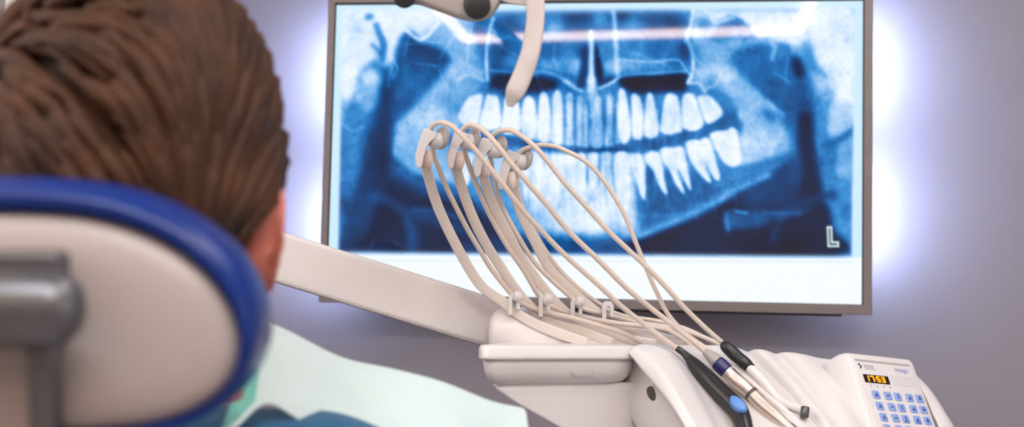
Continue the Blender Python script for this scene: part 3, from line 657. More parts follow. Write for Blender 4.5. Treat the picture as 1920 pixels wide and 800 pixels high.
def ktext(s, a, b, size, m, name, bold=0):
    V, Fc = text_mesh(s, 1, bold); V = np.array([K(a + v[0] * size, b - v[1] * size * Lu / Lv, .00075) for v in V]); return mk(name, V, Fc, m, kp, smooth=False)
ktext('SIRONA', .115, .115, .05, 'greytxt', 'maker_lettering', .01); ktext('DENTAL', .115, .155, .05, 'greytxt', 'maker_lettering', .01)
ktext('Intego', .67, .14, .10, 'bluetxt', 'console_lettering', .012)
mb = MB()
for (a, b) in ((.035, .085), (.055, .115)): cyl(mb, K(a, b, .0003), K(a, b, .0009), .0016, seg=12)
kbox(mb, .03, .05, .13, .148, .0004, .0008); mb.make('maker_emblem', 'black', kp, smooth=False)
for r_ in range(2):
    for c_ in range(5):
        a0 = .56 + c_ * .09; b0 = .215 + r_ * .085; a1 = a0 + .07; b1 = b0 + .055
        pts = round_poly([(a0, b0), (a1, b0), (a1, b1), (a0, b1)], .012, 3); pts.append(pts[0])
        tube('function_icon', np.array([K(p[0], p[1], .0006) for p in pts]), .00018, 'greytxt', kp, 5)
KR = [.47, .634, .795, .957]; KC = [.09, .305, .485, .70, .885]
for i, b0 in enumerate(KR):
    for j, a0 in enumerate(KC):
        kk = MB().loft([kplan(a0, a0 + .135, b0, b0 + .12, .0003, .03), kplan(a0, a0 + .135, b0, b0 + .12, .0011, .03), kplan(a0 + .008, a0 + .127, b0 + .008, b0 + .112, .0015, .03)]).make('key', 'key', kp)
        g_ = MB(); ca_, cb_ = a0 + .0675, b0 + .06; kind = (i * 5 + j) % 5
        if kind in (0, 3): g_.loft([[K(ca_ - .03, cb_ + .025, h), K(ca_ + .03, cb_ + .025, h), K(ca_, cb_ - .03, h)] for h in (.0014, .0018)])
        if kind in (1, 4): kbox(g_, ca_ - .03, ca_ + .03, cb_ - .008, cb_ + .008, .0014, .0018)
        if kind in (2, 4): kbox(g_, ca_ - .009, ca_ + .009, cb_ - .035, cb_ + .03, .0014, .0018)
        if i == 2 and j in (2, 3): kbox(g_, ca_ - .04, ca_ + .04, cb_ + .035, cb_ + .045, .0014, .0018)
        g_.make('key_symbol', 'glyph', kk, smooth=False)

# whips: flexible strips with head clamp, roller and base clip
offs = [(0, 0, 0), (59, 2, .02), (109, 17, .04), (156, 40, .06)]
arms = [[(1104, 643, 1.565), (1037, 621, 1.565), (985, 597, 1.565), (945, 567, 1.565), (901, 534, 1.56), (862, 472, 1.55), (821, 387, 1.53), (798, 311, 1.505), (790, 282, 1.495)],
        [(1150, 643, 1.585), (1095, 622, 1.585), (1035, 603, 1.585), (985, 565, 1.585), (931, 489, 1.575), (897, 430, 1.56), (872, 370, 1.545), (855, 313, 1.525), (848, 284, 1.515)],
        [(1230, 645, 1.605), (1160, 632, 1.605), (1085, 600, 1.605), (1040, 565, 1.605), (982, 489, 1.595), (953, 438, 1.58), (923, 379, 1.565), (906, 328, 1.545), (899, 300, 1.535)],
        [(1290, 650, 1.62), (1225, 640, 1.62), (1150, 605, 1.625), (1095, 565, 1.625), (1033, 506, 1.615), (1004, 455, 1.60), (972, 387, 1.585), (959, 332, 1.565), (950, 318, 1.555)]]
for i, a in enumerate(arms):
    p = pxpath(a, 8); tube('flexible_strip', p, 1.0, 'strip', unit, 16, ref=tuple(-FWD), flat=(.0022, .0062))
    ox, oy, od = offs[i]; d0 = 1.492 + od
    Pp = lambda x, y, dd=0: P(x + ox, y + oy, d0 + dd)
    prof = [(794, 242), (799, 240), (820, 250), (817, 257), (806, 266), (800, 276), (794, 295), (791, 312), (784, 316), (780, 309), (778, 292), (789, 254)]
    cl = prism(MB(), [Pp(x, y, -.009) for x, y in prof], FWD * .012, .0008).make('hose_clamp', 'white', unit, smooth=False, bevel=.0008)
    mb = MB(); mb.loft([[Pp(x, y, dd) for x, y in round_poly([(793, 284), (808, 280), (813, 300), (808, 317), (791, 314)], 4, 4)] for dd in (-.004, .008)]); mb.make('pivot_block', 'peach', cl)
    mb = MB(); cyl(mb, Pp(806, 262, -.002), Pp(824, 264, .006), .0075, .0105, 20, .2); mb.make('roller_hub', 'cream', cl)
    mb = MB(); cyl(mb, Pp(824, 257, .005), Pp(834, 259, .009), .0138, .0138, 32, .2); o_ = mb.make('roller', 'grey_tr', cl); o_['label'] = 'pale translucent roller'
clips = [(964, 568, 1.562), (1021, 572, 1.578), (1081, 577, 1.592), (1140, 582, 1.61)]
for i, (x, y, d) in enumerate(clips):
    q = lambda a, b, c=0: P(x + a, y + b, d + c)
    pr = [(-11, 22), (-11, -10), (-6, -17), (6, -17), (11, -10), (11, 12), (4, 12), (4, -5), (2, -8), (-2, -8), (-3, -5), (-3, 22)]
    cp = prism(MB(), [q(a, b, -.005) for a, b in pr], FWD * .009).make('hose_clip', 'white', unit, smooth=False, bevel=.0008)
    if i < 3:
        mb = MB(); cyl(mb, q(0, -14, -.010), q(15, -12, -.006), .0062, .0062, 16, .3); mb.make('clip_barrel', 'cream', cp)

# ------------------------------------------------------------------ instruments with their hoses
def hose_path(i):
    H = [
     [(1250, 668, 1.60), (1195, 638, 1.59), (1160, 621, 1.585), (1090, 600, 1.58), (1020, 583, 1.58), (984, 571, 1.58), (962, 554, 1.575), (923, 506, 1.57), (897, 464, 1.56), (872, 421, 1.55), (838, 353, 1.53), (817, 300, 1.512), (807, 262, 1.506), (809, 239, 1.495), (821, 230, 1.485), (836, 231, 1.475), (852, 240, 1.47), (880, 268, 1.462), (910, 304, 1.46), (948, 352, 1.46), (982, 396, 1.465), (1025, 443, 1.475), (1067, 485, 1.485), (1120, 532, 1.50), (1163, 572, 1.515), (1206, 606, 1.53), (1247, 637, 1.54), (1272, 655, 1.545)],
     [(1330, 672, 1.61), (1265, 625, 1.61), (1230, 614, 1.61), (1146, 604, 1.605), (1076, 590, 1.605), (1036, 575, 1.60), (1012, 556, 1.60), (982, 506, 1.59), (953, 464, 1.58), (919, 404, 1.57), (889, 336, 1.55), (873, 290, 1.53), (866, 262, 1.525), (868, 243, 1.515), (880, 235, 1.505), (892, 236, 1.50), (912, 249, 1.49), (940, 282, 1.482), (960, 308, 1.48), (1000, 354, 1.48), (1025, 383, 1.482), (1067, 434, 1.49), (1120, 485, 1.50), (1175, 540, 1.515), (1215, 573, 1.53), (1260, 608, 1.54), (1300, 640, 1.545), (1330, 666, 1.545)],
     [(1395, 672, 1.625), (1344, 643, 1.625), (1289, 621, 1.625), (1240, 611, 1.625), (1195, 604, 1.625), (1132, 588, 1.62), (1094, 578, 1.62), (1066, 553, 1.615), (1008, 498, 1.605), (974, 447, 1.59), (940, 383, 1.58), (927, 336, 1.565), (920, 300, 1.55), (917, 272, 1.545), (925, 252, 1.535), (944, 244, 1.525), (960, 245, 1.52), (980, 256, 1.515), (1004, 276, 1.51), (1030, 306, 1.51), (1060, 344, 1.51), (1100, 388, 1.515), (1142, 434, 1.52), (1206, 494, 1.53), (1249, 538, 1.54), (1281, 574, 1.55), (1322, 614, 1.56), (1361, 648, 1.565)],
     [(1380, 668, 1.64), (1300, 622, 1.64), (1235, 602, 1.64), (1180, 594, 1.64), (1152, 586, 1.635), (1128, 572, 1.635), (1085, 540, 1.625), (1040, 494, 1.615), (1000, 430, 1.60), (974, 370, 1.585), (968, 325, 1.565), (966, 298, 1.56), (976, 284, 1.555), (990, 277, 1.55), (1010, 272, 1.545), (1036, 273, 1.54), (1060, 282, 1.54), (1100, 304, 1.54), (1134, 341, 1.542), (1168, 396, 1.545), (1189, 447, 1.55), (1210, 498, 1.555), (1232, 549, 1.56), (1255, 592, 1.565), (1290, 628, 1.565), (1335, 660, 1.56), (1372, 687, 1.556)]]
    return pxpath(H[i], 8)
names = ['black dental scaler with a light blue insert, lying nearest the console rim', 'satin metal handpiece with a navy blue collar on a cream hose', 'slim handpiece with a black sleeve, white neck and small steel head', 'thin plain white handpiece lying between the navy and the black collared ones']
kinds = ['ultrasonic_scaler', 'motor_handpiece', 'contra_angle_handpiece', 'straight_handpiece']
cats = ['dental scaler', 'dental handpiece', 'dental handpiece', 'dental handpiece']
hrad = [.0031, .0032, .0031, .0028]
T_ = []
for i in range(4):
    base = [P(1300, 700, 1.53), P(1380, 720, 1.53), P(1420, 700, 1.55), P(1420, 720, 1.54)][i]
    t = thing(kinds[i], base, names[i], cats[i]); T_.append(t)
    tube('hose', hose_path(i), hrad[i], 'hose', t, 14)
# 1 black scaler
t = T_[0]
lathe('strain_relief', [(1270, 653, 1.543, 6), (1282, 662, 1.54, 6.5), (1298, 677, 1.535, 10)], 'black', t)
bd = lathe('body', [(1293, 673, 1.535, 9), (1303, 684, 1.53, 13), (1325, 707, 1.515, 16), (1350, 733, 1.50, 18), (1375, 757, 1.485, 19), (1388, 775, 1.475, 18), (1396, 800, 1.46, 16), (1402, 830, 1.445, 13), (1408, 870, 1.425, 9), (1416, 905, 1.405, 4)], 'black', t)
mb = MB(); c0, c1 = P(1374, 744, 1.472), P(1396, 766, 1.460); ax = (c1 - c0); cc_ = (c0 + c1) / 2; la = np.linalg.norm(ax) / 2 * 1.25; ax /= np.linalg.norm(ax)
nn = -FWD * .75 + UP * .6 + RIGHT * .1; nn -= ax * (nn @ ax); nn /= np.linalg.norm(nn); sd = np.cross(ax, nn)
for h0, k0 in (): pass
mb.loft([[cc_ + ax * la * k * math.cos(a) + sd * .0065 * k * math.sin(a) + nn * h for a in np.linspace(0, 2 * PI, 24, endpoint=False)] for k, h in ((1, -.008), (1, -.0005), (.9, .0006), (.6, .001))])
mb.make('button', 'bluebtn', bd)
# 2 navy collar
t = T_[1]
lathe('hose_end', [(1322, 659, 1.545, 7), (1334, 669, 1.542, 11), (1346, 680, 1.538, 13)], 'greyp', t)
lathe('collar', [(1345, 679, 1.538, 14), (1352, 686, 1.536, 14.5), (1362, 695, 1.533, 14.5)], 'navy', t)
bd = lathe('body', [(1361, 694, 1.533, 13), (1372, 705, 1.53, 14), (1390, 720, 1.522, 14), (1409, 737, 1.515, 13)], 'champ', t)
lathe('seam_ring', [(1407, 735, 1.515, 13.8), (1411, 739, 1.514, 13.8)], 'shadowgap', t)
lathe('nose', [(1410, 738, 1.514, 13), (1428, 757, 1.505, 14.5), (1455, 780, 1.49, 13), (1482, 803, 1.475, 9), (1510, 826, 1.46, 6), (1530, 845, 1.45, 5)], 'champ', t)
mb = MB(); mb.loft(tube_rings(pxpath([(1375, 690, 1.527), (1420, 733, 1.508), (1470, 780, 1.485), (1500, 805, 1.47)], 5), .0006, 6)); mb.make('spray_tube', 'shadowgap', t)
# 3 black sleeve contra-angle
t = T_[2]
lathe('sleeve', [(1357, 645, 1.563, 9), (1362, 650, 1.56, 11.5), (1376, 663, 1.555, 12.5), (1391, 676, 1.548, 12)], 'black', t)
lathe('grip', [(1390, 675, 1.548, 12.4), (1398, 682, 1.545, 12), (1408, 691, 1.542, 10)], 'black', t)
lathe('neck', [(1404, 688, 1.542, 9), (1420, 703, 1.535, 9.5), (1438, 723, 1.525, 9), (1456, 744, 1.515, 8), (1470, 754, 1.508, 7.5), (1488, 762, 1.50, 7.5), (1503, 767, 1.495, 7)], 'white', t)
mb = MB(); a = P(1510, 762, 1.492); b_ = P(1508, 783, 1.488); cyl(mb, a, b_, .0052, .0050, 24, .2); mb.make('head', 'metal', t)
# 4 plain white
t = T_[3]
lathe('body', [(1366, 683, 1.556, 5), (1374, 689, 1.553, 7), (1400, 711, 1.54, 8), (1440, 744, 1.52, 8), (1470, 770, 1.503, 8), (1504, 799, 1.485, 7), (1535, 826, 1.465, 6), (1560, 850, 1.45, 4)], 'white', t)

# ------------------------------------------------------------------ operating lamp (upper edge)
lamp = thing('operating_lamp', P(870, 0, 1.2), 'pale grey dental operating lamp with a curved grab handle, hanging above the console', 'lamp')
def lring(h, k):   # outline of the housing in its own plane
    pts = [(735, -12), (767, 0), (809, 16), (850, 31), (877, 38), (902, 38), (921, 29), (934, 12), (945, -10), (985, -60), (960, -130), (850, -150), (740, -110), (715, -50)]
    c = np.array([860, -50.]); pts = crom(np.array(pts + pts[:1]), 4)[:-1]
    return [P(c[0] + (p[0] - c[0]) * k, c[1] + (p[1] - c[1]) * k, 1.2 + h) for p in pts]
MB().loft([lring(-.012, .86), lring(-.010, .95), lring(-.004, .99), lring(.004, 1), lring(.02, .99), lring(.03, .94), lring(.034, .8)]).make('lamp_housing', 'lampwhite', lamp)
MB().loft([lring(.0, 1.012), lring(.003, 1.015), lring(.006, 1.012)]).make('seam', 'greyp', lamp)
mb = MB(); cyl(mb, P(893, 8, 1.2), P(895, 11, 1.165), .0125, .0125, 32, .25); o_ = mb.make('knob', 'rubber', lamp); o_['label'] = 'dark round knob'
mb = MB(); cyl(mb, P(760, -6, 1.2), P(758, -5, 1.175), .010, .010, 24, .25); mb.make('knob', 'rubber', lamp)
hp = [(985, -60, 1.215, 21), (1000, -20, 1.20, 19), (1004, 20, 1.185, 17.5), (1002, 55, 1.175, 17.5), (994, 100, 1.165, 18), (980, 140, 1.16, 18.5), (966, 172, 1.155, 18), (959, 188, 1.155, 12), (956, 200, 1.155, 5)]
q = crom(hp, 6); pth = np.array([P(a, b, c) for a, b, c, r in q]); rd = np.array([r * mpp(c) for a, b, c, r in q])
tube('grab_handle', pth, rd, 'lampwhite', lamp, 20, ref=tuple(FWD), flat=(.45, 1.0))
MB().loft([[P(x, y, d) for x, y in round_poly([(925, -40), (1024, -40), (1020, 6), (984, 12), (940, 4)], 14, 5)] for d in (1.19, 1.205)]).make('handle_mount', 'lampwhite', lamp, smooth=False, bevel=.001)
top = P(850, -130, 1.21)
tube('suspension_arm', crom([top, top + ZV * .12 + fh * .02, top + ZV * .35 - rh * .25, top + ZV * .62 - rh * .55, np.array([top[0] - .62, top[1] + .1, ZT - .02])], 8), .019, 'lampwhite', lamp, 18)
mb = MB(); e_ = np.array([top[0] - .62, top[1] + .1, ZT]); cyl(mb, e_ - ZV * .04, e_, .07, .09, 32); mb.make('ceiling_plate', 'lampwhite', lamp)

# ------------------------------------------------------------------ dental chair
chair = thing('dental_chair', (lambda p: np.array([p[0], p[1], 0]))(P(235, 600, 1.25)), 'dental treatment chair with blue upholstery and a grey-backed headrest behind the patient', 'dental chair')
OUT = [(-10, 328), (90, 331), (190, 343), (280, 369), (360, 409), (425, 462), (467, 525), (486, 590), (484, 650), (462, 708), (420, 758), (360, 796), (280, 822), (180, 838), (80, 844), (-10, 846)]
INN = [(-10, 402), (80, 404), (170, 412), (255, 434), (330, 470), (393, 520), (434, 580), (450, 635), (446, 682), (424, 725), (380, 760), (320, 783), (250, 795), (170, 801), (80, 804), (-10, 805)]
def mirror(o): return o + [(-20 - x, y) for x, y in o[-2:0:-1]]
OUTm = crom(np.array(mirror(OUT) + [OUT[0]]), 3)[:-1]; INNm = crom(np.array(mirror(INN) + [INN[0]]), 3)[:-1]
DH = .60
def hr(kk, d, base='I'):        # kk blends inner (0) to outer (1) outline; negative shrinks the inner outline to its centre
    if kk >= 0: q = INNm * (1 - kk) + OUTm * kk
    else: c = np.array([-10, 610.]); q = c + (INNm - c) * (1 + kk)
    return [P(x, y, DH) + FWD * d for x, y in q]
hrest = MB().loft([hr(0, .004), hr(.08, -.004), hr(.3, -.010), hr(.6, -.008), hr(.85, .000), hr(1, .014), hr(1.0, .028), hr(.85, .040), hr(.5, .050), hr(0, .054), hr(-.4, .052), hr(-.8, .048)]).make('headrest_cushion', 'blueleather', chair)
MB().loft([hr(.1, .002), hr(.02, -.004), hr(-.04, -.008), hr(-.12, -.011), hr(-.3, -.014), hr(-.55, -.014), hr(-.85, -.012)]).make('headrest_shell', 'shell', chair)
mb = MB()
ax0, ax1 = P(-215, 575, .555), P(100, 578, .555)
path = np.array([ax0, ax0 + (ax1 - ax0) * .03, ax0 + (ax1 - ax0) * .5, ax1, ax1 + RIGHT * .006, ax1 + RIGHT * .011, ax1 + RIGHT * .0135]); rad = np.array([.011, .0165, .0168, .0168, .015, .0105, .004])
mb.loft(tube_rings(path, rad, 28)); mb.make('headrest_knuckle', 'metal', chair)
q0, q1 = P(-60, 560, .575), P(40, 560, .575)
MB().box((q0 + q1) / 2 + FWD * .008, RIGHT, UP, FWD, .03, .022, .012).make('knuckle_plate', 'metal', chair, smooth=False, bevel=.004)
pst = np.array([P(84, 620, .565), P(84, 700, .572), P(86, 800, .58), P(90, 930, .60), P(110, 1100, .66)])
tube('headrest_post', pst, 1.0, 'metal', chair, 20, ref=tuple(FWD), flat=(.006, .0062))
pst2 = np.array([P(-105, 620, .565), P(-105, 700, .572), P(-103, 800, .58), P(-100, 930, .60), P(-80, 1100, .66)])
tube('headrest_post', pst2, 1.0, 'metal', chair, 20, ref=tuple(FWD), flat=(.006, .0062))
MB().loft([[P(x, y, d) for x, y in [(-96, 650), (52, 650), (58, 760), (60, 930), (-100, 930), (-98, 760)]] for d in (.578, .582)]).make('post_cover', 'shell', chair, smooth=False, bevel=.001)
# backrest, seat, leg rest: cushions along the recline
cx = P(235, 600, .8); cx = np.array([cx[0], cx[1], 0])
def lv(x, f, z): return cx + rh * x + fh * f + ZV * z          # chair frame: right, forward, up
def cushion(name, pts, half, th, m):
    """pts: (forward, height, halfwidth) centre line of the back face"""
    q = crom(np.array(pts), 5); path = np.array([lv(0, a, b) for a, b, c in q]); T, N, B = frames(path, ref=tuple(rh)); rings = []
    for p, t, n, b_, (a, b0, w) in zip(path, T, N, B, q):
        up = np.cross(n, t); up = up if up[2] > 0 or up @ fh > 0 else -up
        ring = []
        for k in range(28):
            an = 2 * PI * k / 28; ca_, sa_ = math.cos(an), math.sin(an)
            ring.append(p + rh * w * math.copysign(abs(ca_) ** .5, ca_) + up * th * math.copysign(abs(sa_) ** .6, sa_))
        rings.append(ring)
    return MB().loft(rings).make(name, m, chair)
cushion('backrest', [(-.07, .94, .10), (-.06, .91, .20), (0.02, .82, .25), (.12, .70, .26), (.22, .60, .25), (.27, .545, .22)], 0, .035, 'blueleather')
cushion('seat', [(.24, .50, .2), (.3, .485, .25), (.5, .485, .26), (.7, .48, .24), (.76, .47, .2)], 0, .04, 'blueleather')
cushion('leg_rest', [(.77, .45, .17), (.8, .43, .2), (.95, .33, .2), (1.1, .21, .18), (1.14, .17, .14)], 0, .03, 'blueleather')
mb = MB(); cyl(mb, lv(0, .5, .10), lv(0, .5, .44), .13, .15, 32); mb.make('pedestal', 'cream', chair)
MB().loft([[lv(a * k, f_, z) for a, f_ in [tuple(p) for p in round_poly([(-.22, .2), (.22, .2), (.2, .95), (-.2, .95)], .1, 6)]] for k, z in ((1, 0), (1, .05), (.85, .09), (.5, .11))]).make('floor_plate', 'cream', chair)

# ------------------------------------------------------------------ patient
HC = P(252, 318, .80)          # head centre
pat = thing('person', lv(0, .45, .56), 'person with short brown hair seen from behind, reclining in a chair, wearing a blue shirt', 'person')
# head
nu, nv = 64, 48; HV = []
for j in range(1, nv):
    th = PI * j / nv
    for i in range(nu):
        ph = 2 * PI * i / nu; x = math.sin(th) * math.cos(ph); y = math.sin(th) * math.sin(ph); z = math.cos(th)
        X, Y, Z = .077 * x, .094 * y, .116 * z
        if z < 0:
            X *= 1 - .20 * (-z) ** 1.3; Y = Y * (1 - .12 * (-z)) + (.022 * (-z) if y > 0 else .03 * (-z))
        if z > 0 and y < 0: Y *= 1.04
        f = max(0, y)
        g_ = lambda cx_, cz, sx, sz: math.exp(-((X - cx_) / sx) ** 2 - ((Z - cz) / sz) ** 2) * (f > .3)
        Y += .022 * g_(0, -.028, .010, .016) + .012 * g_(0, -.008, .007, .02) + .006 * g_(0, .022, .04, .010)
        Y -= .010 * (g_(.031, .002, .014, .010) + g_(-.031, .002, .014, .010))
        Y += .006 * g_(0, -.058, .020, .005) + .005 * g_(0, -.068, .016, .005) - .004 * g_(0, -.063, .02, .002) + .008 * g_(0, -.098, .018, .014)
        HV.append(HC + rh * X + fh * Y + ZV * Z)
HV = np.array(HV); HF = [(j * nu + i, j * nu + (i + 1) % nu, (j + 1) * nu + (i + 1) % nu, (j + 1) * nu + i) for j in range(nv - 2) for i in range(nu)]
HF += [tuple(range(nu - 1, -1, -1)), tuple((nv - 2) * nu + i for i in range(nu))]
bodymb = MB().add(HV, HF)
for s in (-1, 1):               # ears: rim, bowl and lobe
    e0 = HC + rh * s * .084 - ZV * .043 + fh * (-.004)
    rim = [e0 + fh * f_ + ZV * z_ + rh * s * o_ for f_, z_, o_ in ((.010, .012, -.002), (.008, .026, .003), (-.004, .033, .008), (-.016, .026, .012), (-.020, .008, .013), (-.014, -.012, .010), (-.004, -.026, .005), (.006, -.030, .001), (.008, -.018, -.002))]
    bodymb.loft(tube_rings(crom(rim, 4), [.0036] * 33, 10))
    el = []; nrm_ = rh * s * .86 - fh * .5; nrm_ /= np.linalg.norm(nrm_); lat = np.cross(ZV, nrm_)
    for t_ in np.linspace(.06, PI - .06, 9): el.append([e0 + nrm_ * (.005 * math.cos(t_) + .002) - fh * .004 + (lat * .0165 * math.cos(a) + ZV * .029 * math.sin(a)) * math.sin(t_) for a in np.linspace(0, 2 * PI, 20, endpoint=False)])
    bodymb.loft(el)
    bodymb.loft(tube_rings(np.array([HC + rh * s * .046 - ZV * .01 - fh * .006, HC + rh * s * .050 - ZV * .05 - fh * .006, HC + rh * (.010 + s * .036) - ZV * .095 - fh * .004, HC + rh * (.014 + s * .028) - ZV * .14]), [.022, .0285, .031, .03], 20))
    bodymb.loft(tube_rings([e0 + rh * s * -.008, e0 + rh * s * .0, e0 + rh * s * .004 - fh * .004], [.014, .016, .012], 14))
# body skeleton for the skin modifier
def skinmesh(joints, edges, root, sub=2):
    me = bpy.data.meshes.new('tmp'); me.from_pydata([tuple(j[0]) for j in joints], edges, []); o = bpy.data.objects.new('tmp', me); COL.objects.link(o)
    md = o.modifiers.new('skin', 'SKIN'); sv = me.skin_vertices[0].data
    for k, j in enumerate(joints): sv[k].radius = j[1] if hasattr(j[1], '__len__') else (j[1], j[1]); sv[k].use_root = k == root
    md.use_smooth_shade = True; s2 = o.modifiers.new('s', 'SUBSURF'); s2.levels = sub; s2.render_levels = sub
    dg = bpy.context.evaluated_depsgraph_get(); dg.update(); m2 = bpy.data.meshes.new_from_object(o.evaluated_get(dg))
    V = np.array([v.co[:] for v in m2.vertices]); Fc = [tuple(p.vertices) for p in m2.polygons]
    bpy.data.objects.remove(o); bpy.data.meshes.remove(m2); return V, Fc
hz = HC[2]; hx = (HC - cx) @ rh; hf = (HC - cx) @ fh
SZ = 1.005      # shoulder height
J = []; Ed = []
def add(p, r, prev=None):
    J.append((p, r)); k = len(J) - 1
    if prev is not None: Ed.append((prev, k))
    return k
pel = add(lv(.0, .34, .635), (.15, .10)); ab = add(lv(0, .25, .735), (.135, .095), pel); ch = add(lv(.0, .15, .90), (.145, .10), ab)
ut = add(lv(.0, .095, 1.01), (.10, .062), ch); nk = add(lv(hx + .018, .07, 1.075), .060, ut); nh = add(lv(hx + .017, hf + .0, hz - .085), .062, nk)
arm_j = {}
for s in (-1, 1):
    sh = add(lv(s * .11, .10, 1.012), .056, ut); s2 = add(lv(s * .185, .12, .985), .054, sh); el = add(lv(s * .25, .27, .80), .040, s2); fo = add(lv(s * .20, .38, .80), .036, el); wr = add(lv(s * .09, .475, .81), .025, fo)
    pm = add(lv(s * .045, .50, .812), .026, wr); arm_j[s] = (el, wr)
    for q in range(4):
        b0 = lv(s * (.03 - .004 * q), .485 + .018 * q, .818 - .002 * q); k1 = add(b0, .009, pm); k2 = add(b0 - rh * s * (.026 + .004 * (q in (1, 2))) + ZV * .004, .0085, k1); add(b0 - rh * s * (.045 + .006 * (q in (1, 2))) - ZV * .008, .0075, k2)
    k1 = add(lv(s * .06, .53, .80), .0105, pm); add(lv(s * .03, .555, .79), .009, k1)
    hp_ = add(lv(s * .09, .38, .61), .088, pel); kn = add(lv(s * .11, .80, .60), .058, hp_); cf = add(lv(s * .11, .93, .47), .052, kn); an = add(lv(s * .11, 1.08, .30), .036, cf)
    ft = add(lv(s * .12, 1.12, .27), .034, an); add(lv(s * .13, 1.19, .35), .028, ft)
V, Fc = skinmesh(J, Ed, 0); bodymb.add(V, Fc)
body = bodymb.make('body', 'skin', pat)
rm = body.modifiers.new('one surface', 'REMESH'); rm.mode = 'VOXEL'; rm.voxel_size = .0035; rm.use_smooth_shade = True
sm = body.modifiers.new('sm', 'SMOOTH'); sm.iterations = 4; sm.factor = .5
def bake(o):
    dg = bpy.context.evaluated_depsgraph_get(); dg.update(); m2 = bpy.data.meshes.new_from_object(o.evaluated_get(dg)); o.modifiers.clear()
    b = bmesh.new(); b.from_mesh(m2); seen = set(); best = []
    for v in b.verts:
        if v.index in seen: continue
        st = [v]; seen.add(v.index); isl = []
        while st:
            w = st.pop(); isl.append(w)
            for e_ in w.link_edges:
                u = e_.other_vert(w)
                if u.index not in seen: seen.add(u.index); st.append(u)
        best.append(isl)
    best.sort(key=len)
    for isl in best[:-1]: bmesh.ops.delete(b, geom=isl, context='VERTS')
    b.to_mesh(m2); b.free(); m2.polygons.foreach_set('use_smooth', [True] * len(m2.polygons)); o.data = m2
bake(body)
for s in (-1, 1):
    mb = MB(); e = HC + rh * s * .031 + fh * .077 + ZV * .002
    mb.loft([[e + (rh * math.cos(a) + ZV * math.sin(a)) * .0115 * math.sin(t) + fh * .0115 * math.cos(t) for a in np.linspace(0, 2 * PI, 16, endpoint=False)] for t in np.linspace(.05, PI - .05, 10)])
    mb.make('eye', 'white', body)
# clothes: same skeleton a little fuller
def cloth(name, sel, grow, m, par=pat):
    mp = {k: i for i, k in enumerate(sel)}
    jj = [(J[k][0], tuple(x + grow for x in (J[k][1] if hasattr(J[k][1], '__len__') else (J[k][1], J[k][1])))) for k in sel]
    ee = [(mp[a], mp[b]) for a, b in Ed if a in mp and b in mp]
    V, Fc = skinmesh(jj, ee, 0); o = mk(name, V, Fc, m, par); o.modifiers.new('r', 'REMESH').voxel_size = .007; o.modifiers['r'].use_smooth_shade = True
    s_ = o.modifiers.new('s', 'SMOOTH'); s_.iterations = 3; bake(o); return o
n0 = 6; per = 25
idxs = lambda s: n0 + (0 if s < 0 else (len(J) - n0) // 2)
sel = [0, 1, 2, 3] + [idxs(s) + k for s in (-1, 1) for k in (0, 1, 2, 3)]
cloth('shirt', sel, .011, 'shirt')
off_hip = (len(J) - n0) // 2 - 6
sel = [0] + [idxs(s) + off_hip + k for s in (-1, 1) for k in (0, 1, 2, 3)]
cloth('trousers', sel, .012, 'trousers')
for s in (-1, 1):
    fb = lv(s * .12, 1.12, .25)
    MB().loft(tube_rings(crom([lv(s * .115, 1.075, .245), lv(s * .118, 1.10, .25), lv(s * .125, 1.15, .30), lv(s * .132, 1.20, .36), lv(s * .135, 1.225, .39)], 4), np.interp(np.linspace(0, 1, 17), [0, .15, .5, .85, 1], [.028, .042, .044, .040, .02]), 18)).make('shoe', 'shoe', pat)
# hair: cap plus combed locks
HR = np.array([.0885, .106, .118]); HO = HC + ZV * .010 - fh * .004
def hs(a, b, k=1.0):            # a: azimuth (0 = right, -90deg = towards the viewer), b: elevation
    v = np.array([math.cos(b) * math.cos(a) * HR[0], math.cos(b) * math.sin(a) * HR[1], math.sin(b) * HR[2]]) * k
    q = 1 + .36 * max(0, -v[2] / HR[2]) ** 1.5
    return HO + rh * v[0] * q + fh * v[1] * q + ZV * v[2]
capr = []
for j in range(22):
    ring = []
    for i in range(56):
        a = 2 * PI * i / 56; back = max(0, -math.sin(a)); front = max(0, math.sin(a))
        low = -1.0 * back ** .6 * (1 if back > 0 else 0) - .02 + .45 * front ** .7 + (.0 if back > .25 else .0)
        if back > 0: low = -.02 - .98 * min(1, back * 1.9) ** .8
        b = low + (PI / 2 - .03 - low) * j / 21
        ring.append(hs(a, b, .962 if j else .93))
    capr.append(ring)
hair_mb = MB(); hair_mb.loft(capr)
crown = np.array([-.72, -.66, .2]); crown /= np.linalg.norm(crown)     # swirl at the left back of the head
def unit_v(v): return v / (np.linalg.norm(v) + 1e-9)
